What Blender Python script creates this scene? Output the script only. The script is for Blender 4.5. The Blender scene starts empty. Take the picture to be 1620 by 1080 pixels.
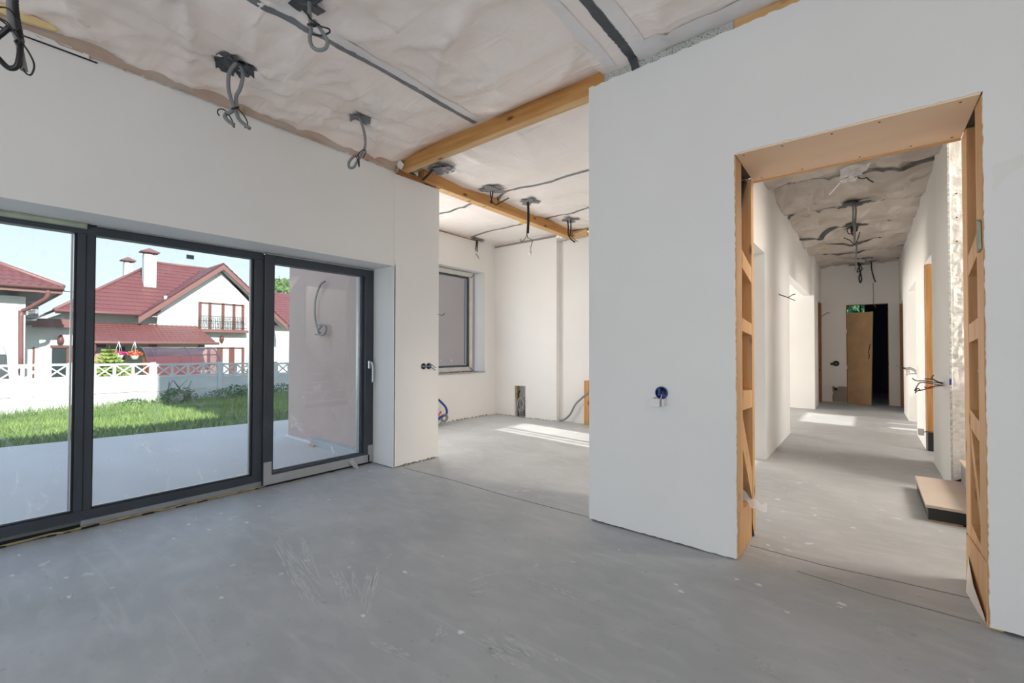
import bpy, bmesh, math, random
from mathutils import Vector, Matrix, noise
random.seed(7)
R = math.radians
sc = bpy.context.scene
col = sc.collection

# ------------------------------------------------------------------ camera, light, exposure
cam_d = bpy.data.cameras.new('camera'); cam = bpy.data.objects.new('camera', cam_d); col.objects.link(cam)
cam_d.sensor_width = 36.0; cam_d.lens = 698.0 / 1620.0 * 36.0; cam_d.clip_start = 0.05; cam_d.clip_end = 500
YAW, PIT, ROL = R(38.75), R(0.85), R(0.1)
f = Vector((-math.sin(YAW)*math.cos(PIT), math.cos(YAW)*math.cos(PIT), math.sin(PIT)))
ri = Vector((math.cos(YAW), math.sin(YAW), 0)); up = ri.cross(f)
c_, s_ = math.cos(ROL), math.sin(ROL)
X_ = c_*ri + s_*up; Y_ = -s_*ri + c_*up; Z_ = -f
cam.matrix_world = Matrix(((X_.x, Y_.x, Z_.x, 0), (X_.y, Y_.y, Z_.y, 0), (X_.z, Y_.z, Z_.z, 1.2), (0, 0, 0, 1)))
sc.camera = cam
sc.view_settings.view_transform = 'Standard'; sc.view_settings.look = 'None'
sc.view_settings.gamma = 1.0; sc.view_settings.use_curve_mapping = False
sc.view_settings.exposure = 0.45
sc.cycles.diffuse_bounces = 8; sc.cycles.max_bounces = 14; sc.cycles.transparent_max_bounces = 24

w = bpy.data.worlds.new('sky'); sc.world = w; w.use_nodes = True
nt = w.node_tree; nt.nodes.clear()
out = nt.nodes.new('ShaderNodeOutputWorld'); bg = nt.nodes.new('ShaderNodeBackground')
tc = nt.nodes.new('ShaderNodeTexCoord'); sx = nt.nodes.new('ShaderNodeSeparateXYZ'); rp = nt.nodes.new('ShaderNodeValToRGB')
nt.links.new(tc.outputs['Generated'], sx.inputs[0]); nt.links.new(sx.outputs['Z'], rp.inputs[0])
nt.links.new(rp.outputs[0], bg.inputs[0]); nt.links.new(bg.outputs[0], out.inputs[0])
e = rp.color_ramp.elements
e[0].position = 0.0; e[0].color = (0.69, 0.76, 0.80, 1)
e[1].position = 1.0; e[1].color = (0.46, 0.66, 1.04, 1)
m1 = e.new(0.25); m1.color = (0.54, 0.67, 0.79, 1)
bg.inputs[1].default_value = 1.12

sun_d = bpy.data.lights.new('sun', 'SUN'); sun = bpy.data.objects.new('sun', sun_d); col.objects.link(sun)
sun_d.energy = 5.2; sun_d.angle = R(0.55); sun_d.color = (1.0, 0.95, 0.87)
sdir = Vector((-1.0, 0.095, -0.577)).normalized()
sun.rotation_euler = sdir.to_track_quat('-Z', 'Y').to_euler()

def area(name, loc, direction, sx_, sy_, power, color):
    d = bpy.data.lights.new(name, 'AREA'); d.shape = 'RECTANGLE'; d.size = sx_; d.size_y = sy_; d.energy = power; d.color = color
    o = bpy.data.objects.new(name, d); col.objects.link(o); o.location = loc
    o.rotation_euler = Vector(direction).to_track_quat('-Z', 'Y').to_euler(); return o
# added fill lamps standing in for daylight from windows out of view
area('fill_back', (0.2, -3.45, 1.15), (0.10, 1, 0.06), 2.8, 1.7, 52, (0.90, 0.95, 1.0))
area('fill_kitchen', (-5.25, 4.05, 1.65), (1, 0, 0.0), 1.0, 1.5, 30, (1.0, 0.97, 0.94))
area('fill_inner_room', (-5.2, 8.6, 1.4), (1, 0, 0.0), 2.0, 2.0, 200, (1.0, 0.91, 0.81))
area('fill_side_room', (3.9, 8.9, 1.5), (-1, 0, 0.0), 1.4, 1.2, 80, (1.0, 0.91, 0.82))
area('fill_stair', (2.9, 4.4, 3.6), (-1, 0, -0.55), 1.4, 1.6, 125, (1.0, 0.90, 0.78))
area('fill_store', (2.4, 6.6, 1.6), (-1, 0, 0.0), 1.0, 1.2, 40, (1.0, 0.95, 0.90))

# ------------------------------------------------------------------ materials
def mat(name, color, rough=0.6, metal=0.0, var=0.0, vscale=6.0, bump=0.0, bscale=30.0, spec=0.5, coat=0.0, stretch=(1, 1, 1), col2=None):
    m = bpy.data.materials.new(name); m.use_nodes = True; n = m.node_tree
    b = n.nodes['Principled BSDF']; b.inputs['Base Color'].default_value = (*color, 1)
    b.inputs['Roughness'].default_value = rough; b.inputs['Metallic'].default_value = metal
    b.inputs['Specular IOR Level'].default_value = spec; b.inputs['Coat Weight'].default_value = coat
    t = n.nodes.new('ShaderNodeTexCoord'); mp = n.nodes.new('ShaderNodeMapping'); mp.inputs['Scale'].default_value = stretch
    n.links.new(t.outputs['Object'], mp.inputs[0])
    if var or col2:
        x = n.nodes.new('ShaderNodeTexNoise'); x.inputs['Scale'].default_value = vscale; x.inputs['Detail'].default_value = 6
        n.links.new(mp.outputs[0], x.inputs['Vector'])
        r = n.nodes.new('ShaderNodeValToRGB'); q = col2 or tuple(c*(1-var) for c in color)
        r.color_ramp.elements[0].position = 0.32; r.color_ramp.elements[0].color = (*q, 1)
        r.color_ramp.elements[1].position = 0.68; r.color_ramp.elements[1].color = (*color, 1)
        n.links.new(x.outputs['Fac'], r.inputs[0]); n.links.new(r.outputs[0], b.inputs['Base Color'])
    if bump:
        x = n.nodes.new('ShaderNodeTexNoise'); x.inputs['Scale'].default_value = bscale; x.inputs['Detail'].default_value = 5
        n.links.new(mp.outputs[0], x.inputs['Vector'])
        bp = n.nodes.new('ShaderNodeBump'); bp.inputs['Strength'].default_value = bump; bp.inputs['Distance'].default_value = 0.01
        n.links.new(x.outputs['Fac'], bp.inputs['Height']); n.links.new(bp.outputs[0], b.inputs['Normal'])
    return m

PLASTER = mat('white_plaster', (0.80, 0.79, 0.77), 0.75, var=0.05, vscale=1.1, bump=0.2, bscale=7)
PLASTER_W = mat('plasterboard_back', (0.74, 0.70, 0.65), 0.8, var=0.05, vscale=2)
ROUGHPL = mat('rough_plaster', (0.82, 0.80, 0.76), 0.85, var=0.06, vscale=12, bump=0.9, bscale=16)
GREYCORE = mat('grey_core', (0.16, 0.16, 0.16), 0.9, var=0.2)
FRAME = mat('anthracite_frame', (0.050, 0.060, 0.075), 0.42, var=0.25, vscale=3, spec=0.5)
RUBBER = mat('black_rubber', (0.006, 0.006, 0.008), 0.5)
ALU = mat('aluminium_bead', (0.62, 0.66, 0.70), 0.28, metal=0.85)
ALU_D = mat('dull_metal', (0.34, 0.36, 0.38), 0.5, metal=0.3, var=0.15)
TAPEMASK = mat('protective_tape', (0.40, 0.41, 0.42), 0.55, var=0.12, vscale=8, bump=0.2)
TAPE = mat('grey_duct_tape', (0.20, 0.21, 0.225), 0.36, var=0.3, vscale=7, bump=0.25, bscale=25)
TAPE_D = mat('dark_duct_tape', (0.07, 0.08, 0.09), 0.33, var=0.4, vscale=9, bump=0.4, bscale=25)
CABLE = mat('black_cable', (0.012, 0.012, 0.013), 0.42)
CONDUIT = mat('grey_conduit', (0.23, 0.24, 0.245), 0.45, var=0.1)
BLUEP = mat('blue_plastic', (0.02, 0.05, 0.25), 0.4)
REDP = mat('red_plastic', (0.5, 0.06, 0.03), 0.4)
WHITEP = mat('white_plastic', (0.75, 0.74, 0.72), 0.35)
YELLOW = mat('yellow_sticker', (0.85, 0.62, 0.02), 0.5)
FOAM = mat('yellow_foam', (0.46, 0.38, 0.20), 0.9, var=0.45, vscale=14, bump=1.0, bscale=40)
YFOAM = mat('pale_yellow_foam', (0.78, 0.60, 0.30), 0.9, var=0.12, bump=0.5)
GFOAM = mat('green_foam', (0.42, 0.47, 0.36), 0.85, var=0.2, vscale=9, bump=0.5, bscale=20)
CHIP = mat('chipboard', (0.56, 0.37, 0.20), 0.7, var=0.18, vscale=5, bump=0.3, bscale=60)
LINTEL = mat('fibre_board', (0.92, 0.71, 0.51), 0.7, var=0.05, vscale=3, stretch=(0.4, 2, 1))
TREAD = mat('dusty_plywood', (0.62, 0.52, 0.44), 0.75, var=0.08, vscale=4)
SCREW = mat('screw_black', (0.02, 0.015, 0.01), 0.5)
PINK = mat('pink_render', (0.60, 0.44, 0.38), 0.9, var=0.09, vscale=1.5, bump=0.5, bscale=120)
TERR = mat('terrace_concrete', (0.62, 0.565, 0.52), 0.8, var=0.12, vscale=0.7, bump=0.1, stretch=(1, 2.5, 1))
FENCE = mat('fence_concrete', (0.76, 0.75, 0.73), 0.85, var=0.16, vscale=1.6, bump=0.4, bscale=12, stretch=(1, 0.6, 2))
HWALL = mat('house_render', (0.78, 0.78, 0.76), 0.85, var=0.03)
ROOF = mat('red_metal_roof', (0.185, 0.058, 0.055), 0.45, var=0.12, vscale=0.8)
ROOFTRIM = mat('red_brown_trim', (0.22, 0.095, 0.085), 0.45)
BRICK = mat('brick_pier', (0.50, 0.33, 0.27), 0.8, var=0.3, vscale=9)
WINRED = mat('brown_window_frame', (0.16, 0.055, 0.045), 0.5)
CURTAIN = mat('net_curtain', (0.62, 0.66, 0.66), 0.9, var=0.35, vscale=3, stretch=(1, 14, 0.1))
DARKGLASS = mat('dark_glass', (0.035, 0.05, 0.055), 0.08)
PORCH = mat('porch_grey', (0.62, 0.59, 0.58), 0.9, var=0.1)
IRON = mat('wrought_iron', (0.02, 0.02, 0.02), 0.5)
GRASS = mat('grass', (0.27, 0.38, 0.10), 0.65, col2=(0.11, 0.20, 0.05), vscale=0.9)
SOIL = mat('lawn_soil', (0.09, 0.14, 0.04), 0.95, var=0.4, vscale=3)
LEAF = mat('leaf_green', (0.17, 0.29, 0.12), 0.6, col2=(0.07, 0.15, 0.06), vscale=3)
LEAFD = mat('tree_leaf', (0.24, 0.36, 0.13), 0.6, col2=(0.10, 0.19, 0.07), vscale=1)
SPRUCE = mat('spruce_needles', (0.40, 0.50, 0.10), 0.7, col2=(0.15, 0.26, 0.05), vscale=3)
TRUNK = mat('bark', (0.12, 0.08, 0.05), 0.9)
SCREED = None
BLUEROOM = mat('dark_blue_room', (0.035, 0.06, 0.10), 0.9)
FLOWER_P = mat('pink_flowers', (0.7, 0.05, 0.3), 0.7); FLOWER_O = mat('orange_flowers', (0.85, 0.18, 0.08), 0.7)
ORANGEBOX = mat('terracotta', (0.55, 0.22, 0.08), 0.7, var=0.3, vscale=2)
GYPS = mat('grey_skim', (0.30, 0.27, 0.24), 0.9, var=0.15, vscale=6)
LINEN = mat('film_strip', (0.42, 0.25, 0.16), 0.3, col2=(0.50, 0.46, 0.42), vscale=3.5, bump=0.5, bscale=12, stretch=(1, 0.5, 1))

def wood_mat(name, c1, c2, axis, rough=0.55):
    m = bpy.data.materials.new(name); m.use_nodes = True; n = m.node_tree; b = n.nodes['Principled BSDF']
    b.inputs['Roughness'].default_value = rough
    t = n.nodes.new('ShaderNodeTexCoord'); mp = n.nodes.new('ShaderNodeMapping')
    s = [14, 14, 14]; s[axis] = 0.9; mp.inputs['Scale'].default_value = s
    n.links.new(t.outputs['Object'], mp.inputs[0])
    x = n.nodes.new('ShaderNodeTexNoise'); x.inputs['Scale'].default_value = 2.0; x.inputs['Detail'].default_value = 5; x.inputs['Distortion'].default_value = 0.6
    n.links.new(mp.outputs[0], x.inputs['Vector'])
    r = n.nodes.new('ShaderNodeValToRGB'); r.color_ramp.elements[0].position = 0.3; r.color_ramp.elements[0].color = (*c2, 1)
    r.color_ramp.elements[1].position = 0.7; r.color_ramp.elements[1].color = (*c1, 1)
    n.links.new(x.outputs['Fac'], r.inputs[0])
    # knots
    mk = n.nodes.new('ShaderNodeMapping'); s2 = [7, 7, 7]; s2[axis] = 3.2; mk.inputs['Scale'].default_value = s2
    n.links.new(t.outputs['Object'], mk.inputs[0])
    v = n.nodes.new('ShaderNodeTexVoronoi'); v.inputs['Scale'].default_value = 1.0; n.links.new(mk.outputs[0], v.inputs['Vector'])
    kr = n.nodes.new('ShaderNodeValToRGB'); kr.color_ramp.elements[0].position = 0.07; kr.color_ramp.elements[0].color = (1, 1, 1, 1)
    kr.color_ramp.elements[1].position = 0.16; kr.color_ramp.elements[1].color = (0, 0, 0, 1)
    n.links.new(v.outputs['Distance'], kr.inputs[0])
    mx = n.nodes.new('ShaderNodeMix'); mx.data_type = 'RGBA'; n.links.new(kr.outputs[0], mx.inputs[0])
    n.links.new(r.outputs[0], mx.inputs[6]); mx.inputs[7].default_value = (c2[0]*0.35, c2[1]*0.28, c2[2]*0.25, 1)
    n.links.new(mx.outputs[2], b.inputs['Base Color'])
    return m
OR1, OR2 = (0.60, 0.315, 0.105), (0.44, 0.195, 0.05)
PINE_X = wood_mat('pine_along_x', OR1, OR2, 0); PINE_Y = wood_mat('pine_along_y', OR1, OR2, 1); PINE_Z = wood_mat('pine_upright', OR1, OR2, 2)
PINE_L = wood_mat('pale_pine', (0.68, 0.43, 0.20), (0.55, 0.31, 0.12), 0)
PINE_ZL = wood_mat('pale_pine_upright', (0.70, 0.43, 0.21), (0.56, 0.31, 0.13), 2)
PINE_D = wood_mat('dark_pine', (0.35, 0.15, 0.04), (0.22, 0.085, 0.02), 2)

def speckle_mat():
    m = mat('speckled_cement_board', (0.52, 0.52, 0.49), 0.8); n = m.node_tree; b = n.nodes['Principled BSDF']
    t = n.nodes.new('ShaderNodeTexCoord'); v = n.nodes.new('ShaderNodeTexNoise'); v.inputs['Scale'].default_value = 110; v.inputs['Detail'].default_value = 2
    r = n.nodes.new('ShaderNodeValToRGB'); r.color_ramp.elements[0].position = 0.35; r.color_ramp.elements[0].color = (0.06, 0.06, 0.05, 1)
    r.color_ramp.elements[1].position = 0.45; r.color_ramp.elements[1].color = (0.5, 0.5, 0.46, 1)
    n.links.new(t.outputs['Object'], v.inputs['Vector']); n.links.new(v.outputs['Fac'], r.inputs[0]); n.links.new(r.outputs[0], b.inputs['Base Color'])
    return m
SPECK = speckle_mat()

def floor_mat():
    m = bpy.data.materials.new('screed_floor'); m.use_nodes = True; n = m.node_tree; b = n.nodes['Principled BSDF']
    L = n.links.new; t = n.nodes.new('ShaderNodeTexCoord')
    def nz(scale, detail, st=(1, 1, 1), rot=0.0, dist=0.0):
        mp = n.nodes.new('ShaderNodeMapping'); mp.inputs['Scale'].default_value = st; mp.inputs['Rotation'].default_value = (0, 0, rot)
        L(t.outputs['Object'], mp.inputs[0]); x = n.nodes.new('ShaderNodeTexNoise'); x.inputs['Scale'].default_value = scale
        x.inputs['Detail'].default_value = detail; x.inputs['Distortion'].default_value = dist; L(mp.outputs[0], x.inputs['Vector']); return x.outputs['Fac']
    def ramp(src, a, bb, ca, cb):
        r = n.nodes.new('ShaderNodeValToRGB'); r.color_ramp.elements[0].position = a; r.color_ramp.elements[0].color = ca
        r.color_ramp.elements[1].position = bb; r.color_ramp.elements[1].color = cb; L(src, r.inputs[0]); return r.outputs[0]
    def mix(fac, a, bb):
        x = n.nodes.new('ShaderNodeMix'); x.data_type = 'RGBA'
        if isinstance(fac, float): x.inputs[0].default_value = fac
        else: L(fac, x.inputs[0])
        for i, v in ((6, a), (7, bb)):
            if isinstance(v, tuple): x.inputs[i].default_value = v
            else: L(v, x.inputs[i])
        return x.outputs[2]
    base = ramp(nz(1.1, 8, (1, 1, 1), 0.4, 0.5), 0.3, 0.7, (0.375, 0.39, 0.40, 1), (0.51, 0.525, 0.535, 1))
    W = (1, 1, 1, 1); K = (0, 0, 0, 1)
    base = mix(ramp(nz(0.55, 4, (1, 1, 1), 1.2, 0.8), 0.40, 0.62, K, (0.55, 0.55, 0.55, 1)), base, (0.36, 0.375, 0.385, 1))
    base = mix(ramp(nz(5.5, 9, (1, 2.2, 1), -0.7, 0.4), 0.45, 0.75, K, (0.35, 0.35, 0.35, 1)), base, (0.58, 0.59, 0.60, 1))
    base = mix(ramp(nz(28, 4), 0.66, 0.72, K, (0.5, 0.5, 0.5, 1)), base, (0.30, 0.30, 0.30, 1))
    # small splashes of plaster
    v = n.nodes.new('ShaderNodeTexVoronoi'); v.inputs['Scale'].default_value = 5.5
    mp = n.nodes.new('ShaderNodeMapping'); mp.inputs['Scale'].default_value = (1, 1.3, 1); L(t.outputs['Object'], mp.inputs[0])
    nn = n.nodes.new('ShaderNodeTexNoise'); nn.inputs['Scale'].default_value = 9; L(mp.outputs[0], nn.inputs['Vector'])
    ad = n.nodes.new('ShaderNodeVectorMath'); ad.operation = 'MULTIPLY_ADD'; L(nn.outputs['Color'], ad.inputs[0]); ad.inputs[1].default_value = (0.16, 0.16, 0); L(mp.outputs[0], ad.inputs[2])
    L(ad.outputs[0], v.inputs['Vector'])
    spots = ramp(v.outputs['Distance'], 0.10, 0.15, W, K)
    gate = ramp(nz(1.3, 3), 0.52, 0.60, K, W)
    mu = n.nodes.new('ShaderNodeMath'); mu.operation = 'MULTIPLY'; L(spots, mu.inputs[0]); L(gate, mu.inputs[1])
    mu2 = n.nodes.new('ShaderNodeMath'); mu2.operation = 'MULTIPLY'; L(mu.outputs[0], mu2.inputs[0]); mu2.inputs[1].default_value = 0.5
    c = mix(mu2.outputs[0], base, (0.72, 0.72, 0.72, 1))
    # trowelled streaks
    st = ramp(nz(2.2, 6, (0.5, 7, 1), 0.9, 1.0), 0.60, 0.78, K, (0.35, 0.35, 0.35, 1))
    c = mix(st, c, (0.60, 0.60, 0.60, 1))
    L(c, b.inputs['Base Color'])
    L(ramp(nz(2.4, 5), 0.3, 0.7, (0.42, 0.42, 0.42, 1), (0.62, 0.62, 0.62, 1)), b.inputs['Roughness'])
    bp = n.nodes.new('ShaderNodeBump'); bp.inputs['Strength'].default_value = 0.12; bp.inputs['Distance'].default_value = 0.01
    L(nz(14, 6), bp.inputs['Height']); L(bp.outputs[0], b.inputs['Normal'])
    b.inputs['Specular IOR Level'].default_value = 0.35
    return m
SCREED = floor_mat()

def membrane_mat(name, c1, c2, trans=0.0, rough=0.45):
    m = mat(name, c1, rough, col2=c2, vscale=2.6)
    # soft creases: stretched noise warped by itself
    n = m.node_tree; L = n.links.new; b = n.nodes['Principled BSDF']; t = n.nodes.new('ShaderNodeTexCoord')
    last = None
    for sc_v, rot, sc_n, st in (((1.0, 5.0, 1), 0.5, 1.6, 0.5), ((4.5, 1.0, 1), 0.25, 1.5, 0.4), ((1, 1, 1), 0, 22, 0.08)):
        mp = n.nodes.new('ShaderNodeMapping'); mp.inputs['Scale'].default_value = sc_v; mp.inputs['Rotation'].default_value = (0, 0, rot); L(t.outputs['Object'], mp.inputs[0])
        x = n.nodes.new('ShaderNodeTexNoise'); x.inputs['Scale'].default_value = sc_n; x.inputs['Detail'].default_value = 3; x.inputs['Distortion'].default_value = 1.4; x.noise_type = 'RIDGED_MULTIFRACTAL'
        L(mp.outputs[0], x.inputs['Vector']); bp = n.nodes.new('ShaderNodeBump'); bp.inputs['Strength'].default_value = st; bp.inputs['Distance'].default_value = 0.02
        L(x.outputs['Fac'], bp.inputs['Height'])
        if last: L(last, bp.inputs['Normal'])
        last = bp.outputs[0]
    L(last, b.inputs['Normal']); return m
MEMB = membrane_mat('roof_membrane', (0.92, 0.835, 0.78), (0.86, 0.745, 0.685))
MEMB2 = membrane_mat('kitchen_membrane', (0.86, 0.81, 0.78), (0.83, 0.77, 0.73))
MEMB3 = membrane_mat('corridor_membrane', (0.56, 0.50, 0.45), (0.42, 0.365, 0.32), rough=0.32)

def glass_mat(name, tint=(0.965, 0.985, 0.98), dirt=0.10, haze=0.02, seed=0.0):
    m = bpy.data.materials.new(name); m.use_nodes = True; n = m.node_tree; n.nodes.clear(); L = n.links.new
    o = n.nodes.new('ShaderNodeOutputMaterial'); tr = n.nodes.new('ShaderNodeBsdfTransparent'); tr.inputs[0].default_value = (*tint, 1)
    g = n.nodes.new('ShaderNodeBsdfGlossy'); g.inputs['Roughness'].default_value = 0.01
    fr = n.nodes.new('ShaderNodeFresnel'); ge = n.nodes.new('ShaderNodeNewGeometry')
    ir = n.nodes.new('ShaderNodeMapRange'); ir.inputs[3].default_value = 1.45; ir.inputs[4].default_value = 1/1.45; L(ge.outputs['Backfacing'], ir.inputs[0]); L(ir.outputs[0], fr.inputs[0])
    mx = n.nodes.new('ShaderNodeMixShader'); L(fr.outputs[0], mx.inputs[0]); L(tr.outputs[0], mx.inputs[1]); L(g.outputs[0], mx.inputs[2])
    d = n.nodes.new('ShaderNodeBsdfDiffuse'); d.inputs[0].default_value = (0.95, 0.95, 0.95, 1)
    tl = n.nodes.new('ShaderNodeBsdfTranslucent'); tl.inputs[0].default_value = (0.95, 0.95, 0.95, 1)
    ads = n.nodes.new('ShaderNodeMixShader'); ads.inputs[0].default_value = 0.5; L(d.outputs[0], ads.inputs[1]); L(tl.outputs[0], ads.inputs[2])
    t = n.nodes.new('ShaderNodeTexCoord'); mp = n.nodes.new('ShaderNodeMapping'); mp.inputs['Scale'].default_value = (1, 5.5, 3.2); mp.inputs['Rotation'].default_value = (0.5, 0, 0); mp.inputs['Location'].default_value = (seed, seed, 0)
    L(t.outputs['Object'], mp.inputs[0]); x = n.nodes.new('ShaderNodeTexNoise'); x.inputs['Scale'].default_value = 2.1; x.inputs['Detail'].default_value = 5; x.inputs['Distortion'].default_value = 1.2
    L(mp.outputs[0], x.inputs['Vector'])
    r = n.nodes.new('ShaderNodeValToRGB'); r.color_ramp.elements[0].position = 0.60; r.color_ramp.elements[0].color = (haze, haze, haze, 1)
    r.color_ramp.elements[1].position = 0.74; r.color_ramp.elements[1].color = (dirt, dirt, dirt, 1); L(x.outputs['Fac'], r.inputs[0])
    # dust smears and a painted veil of haze, stronger on the lower half
    sp = n.nodes.new('ShaderNodeSeparateXYZ'); L(t.outputs['Object'], sp.inputs[0])
    mr = n.nodes.new('ShaderNodeMapRange'); mr.inputs[1].default_value = 0.1; mr.inputs[2].default_value = 1.0; mr.inputs[3].default_value = 1.0; mr.inputs[4].default_value = 0.12
    L(sp.outputs['Z'], mr.inputs[0]); mu = n.nodes.new('ShaderNodeMath'); mu.operation = 'MULTIPLY'; L(r.outputs[0], mu.inputs[0]); L(mr.outputs[0], mu.inputs[1])
    m2 = n.nodes.new('ShaderNodeMixShader'); L(mu.outputs[0], m2.inputs[0]); L(mx.outputs[0], m2.inputs[1]); L(ads.outputs[0], m2.inputs[2]); L(m2.outputs[0], o.inputs[0])
    return m
GLASS = glass_mat('dusty_hazy_glass', dirt=0.38, haze=0.05)
GLASS2 = glass_mat('clean_glass', dirt=0.012, haze=0.004)
TEALG = glass_mat('teal_glass', (0.55, 0.74, 0.72), 0.05, 0.01)
def film_mat():
    m = bpy.data.materials.new('clear_film'); m.use_nodes = True; n = m.node_tree; L = n.links.new
    b = n.nodes['Principled BSDF']; b.inputs['Base Color'].default_value = (0.8, 0.8, 0.8, 1); b.inputs['Roughness'].default_value = 0.15
    o = n.nodes['Material Output']; tr = n.nodes.new('ShaderNodeBsdfTransparent'); mx = n.nodes.new('ShaderNodeMixShader'); mx.inputs[0].default_value = 0.45
    L(tr.outputs[0], mx.inputs[1]); L(b.outputs[0], mx.inputs[2]); L(mx.outputs[0], o.inputs[0]); return m
FILM = film_mat()
def poly_mat():
    m = bpy.data.materials.new('tinted_polycarbonate'); m.use_nodes = True; n = m.node_tree; L = n.links.new
    b = n.nodes['Principled BSDF']; b.inputs['Base Color'].default_value = (0.10, 0.05, 0.07, 1); b.inputs['Roughness'].default_value = 0.16; b.inputs['Coat Weight'].default_value = 1.0
    o = n.nodes['Material Output']; tr = n.nodes.new('ShaderNodeBsdfTransparent'); tr.inputs[0].default_value = (0.85, 0.5, 0.4, 1); mx = n.nodes.new('ShaderNodeMixShader'); mx.inputs[0].default_value = 0.5
    L(tr.outputs[0], mx.inputs[1]); L(b.outputs[0], mx.inputs[2]); L(mx.outputs[0], o.inputs[0]); return m
POLY = poly_mat()
FOIL = mat('silver_foil', (0.62, 0.60, 0.57), 0.3, metal=0.5, bump=1.0, bscale=30)

# ------------------------------------------------------------------ geometry helpers
ORIG = {}
class MB:
    def __init__(s): s.v = []; s.f = []; s.sm = []
    def add(s, v, f, smooth=False):
        n = len(s.v); s.v += [tuple(p) for p in v]; s.f += [tuple(i + n for i in q) for q in f]; s.sm += [smooth]*len(f); return s
    def box(s, x0, x1, y0, y1, z0, z1):
        x0, x1 = min(x0, x1), max(x0, x1); y0, y1 = min(y0, y1), max(y0, y1); z0, z1 = min(z0, z1), max(z0, z1)
        v = [(x, y, z) for z in (z0, z1) for y in (y0, y1) for x in (x0, x1)]
        return s.add(v, [(0, 2, 3, 1), (4, 5, 7, 6), (0, 1, 5, 4), (2, 6, 7, 3), (0, 4, 6, 2), (1, 3, 7, 5)])
    def prism(s, poly, d):
        # poly: 3D points of a planar outline, d: extrusion vector
        n = len(poly); a = [Vector(p) for p in poly]; b = [p + Vector(d) for p in a]
        nr = Vector((0, 0, 0))
        for i in range(n): nr += a[i].cross(a[(i+1) % n])
        if nr.dot(Vector(d)) > 0: a.reverse(); b.reverse()
        return s.add(a + b, [tuple(range(n)), tuple(range(2*n-1, n-1, -1))] + [(i, i+n, (i+1) % n + n, (i+1) % n) for i in range(n)])
    def tube(s, pts, r, seg=8, cap=True, sub=6, closed=False, ribs=0):
        P = [Vector(p) for p in pts]
        if sub > 1 and len(P) > 2: P = catmull(P, sub)
        n = len(P); rings = []; prev = None
        for i, p in enumerate(P):
            t = (P[min(i+1, n-1)] - P[max(i-1, 0)]); t = t.normalized() if t.length > 1e-9 else Vector((0, 0, 1))
            if prev is None:
                u = t.orthogonal().normalized()
            else:
                u = prev - t*prev.dot(t); u = u.normalized() if u.length > 1e-6 else t.orthogonal().normalized()
            prev = u; w_ = t.cross(u)
            rr = r(i/(n-1)) if callable(r) else r
            if ribs and i % 2: rr *= 0.86
            rings.append([p + (u*math.cos(k*2*math.pi/seg) + w_*math.sin(k*2*math.pi/seg))*rr for k in range(seg)])
        v = [q for g in rings for q in g]; f = []
        for i in range(n-1):
            for k in range(seg):
                f.append((i*seg+k, i*seg+(k+1) % seg, (i+1)*seg+(k+1) % seg, (i+1)*seg+k))
        if cap: f += [tuple(range(seg-1, -1, -1)), tuple((n-1)*seg+k for k in range(seg))]
        return s.add(v, f, True)
    def cyl(s, a, b, r, seg=16, r2=None):
        r2 = r if r2 is None else r2
        return s.tube([a, b], (lambda t: r + (r2-r)*t), seg, True, 1)
    def bar(s, a, b, wd, th, upv=(0, 0, 1)):
        # square bar from a to b; wd along the side direction, th along upv-ish
        a = Vector(a); b = Vector(b); t = (b-a).normalized(); sd = t.cross(Vector(upv))
        sd = sd.normalized() if sd.length > 1e-6 else t.orthogonal().normalized(); u = sd.cross(t)
        o = [sd*(i*wd/2) + u*(j*th/2) for i, j in ((-1, -1), (1, -1), (1, 1), (-1, 1))]
        return s.add([a+q for q in o] + [b+q for q in o], [(3, 2, 1, 0), (4, 5, 6, 7), (0, 1, 5, 4), (1, 2, 6, 5), (2, 3, 7, 6), (3, 0, 4, 7)])
    def sheet(s, grid, smooth=True):
        nr = len(grid); nc = len(grid[0]); v = [p for r in grid for p in r]
        return s.add(v, [(i*nc+j, i*nc+j+1, (i+1)*nc+j+1, (i+1)*nc+j) for i in range(nr-1) for j in range(nc-1)], smooth)
    def build(s, name, m, parent=None, bevel=0.0, **props):
        me = bpy.data.meshes.new(name)
        xs = [p[0] for p in s.v]; ys = [p[1] for p in s.v]; zs = [p[2] for p in s.v]
        o0 = Vector(((min(xs)+max(xs))/2, (min(ys)+max(ys))/2, min(zs)))
        me.from_pydata([(p[0]-o0.x, p[1]-o0.y, p[2]-o0.z) for p in s.v], [], s.f)
        me.polygons.foreach_set('use_smooth', s.sm); me.update()
        me.materials.append(m)
        o = bpy.data.objects.new(name, me); col.objects.link(o)
        if parent is not None:
            o.parent = parent; o.location = o0 - ORIG[parent.name]
        else: o.location = o0
        ORIG[o.name] = o0
        if bevel:
            b = o.modifiers.new('bevel', 'BEVEL'); b.width = bevel; b.segments = 1; b.limit_method = 'ANGLE'
        for k, v in props.items(): o[k] = v
        return o
def catmull(P, sub):
    out_ = []
    for i in range(len(P)-1):
        p0 = P[max(i-1, 0)]; p1 = P[i]; p2 = P[i+1]; p3 = P[min(i+2, len(P)-1)]
        for k in range(sub):
            t = k/sub
            out_.append(0.5*((2*p1) + (p2-p0)*t + (2*p0-5*p1+4*p2-p3)*t*t + (3*p1-p0-3*p2+p3)*t*t*t))
    out_.append(P[-1]); return out_
def empty(name, loc, **props):
    o = bpy.data.objects.new(name, None); col.objects.link(o); o.location = loc; o.empty_display_size = 0.1; ORIG[o.name] = Vector(loc)
    for k, v in props.items(): o[k] = v
    return o
def thing(name, loc, label, cat, group=None):
    o = empty(name, loc, label=label, category=cat)
    if group: o['group'] = group
    return o
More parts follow.
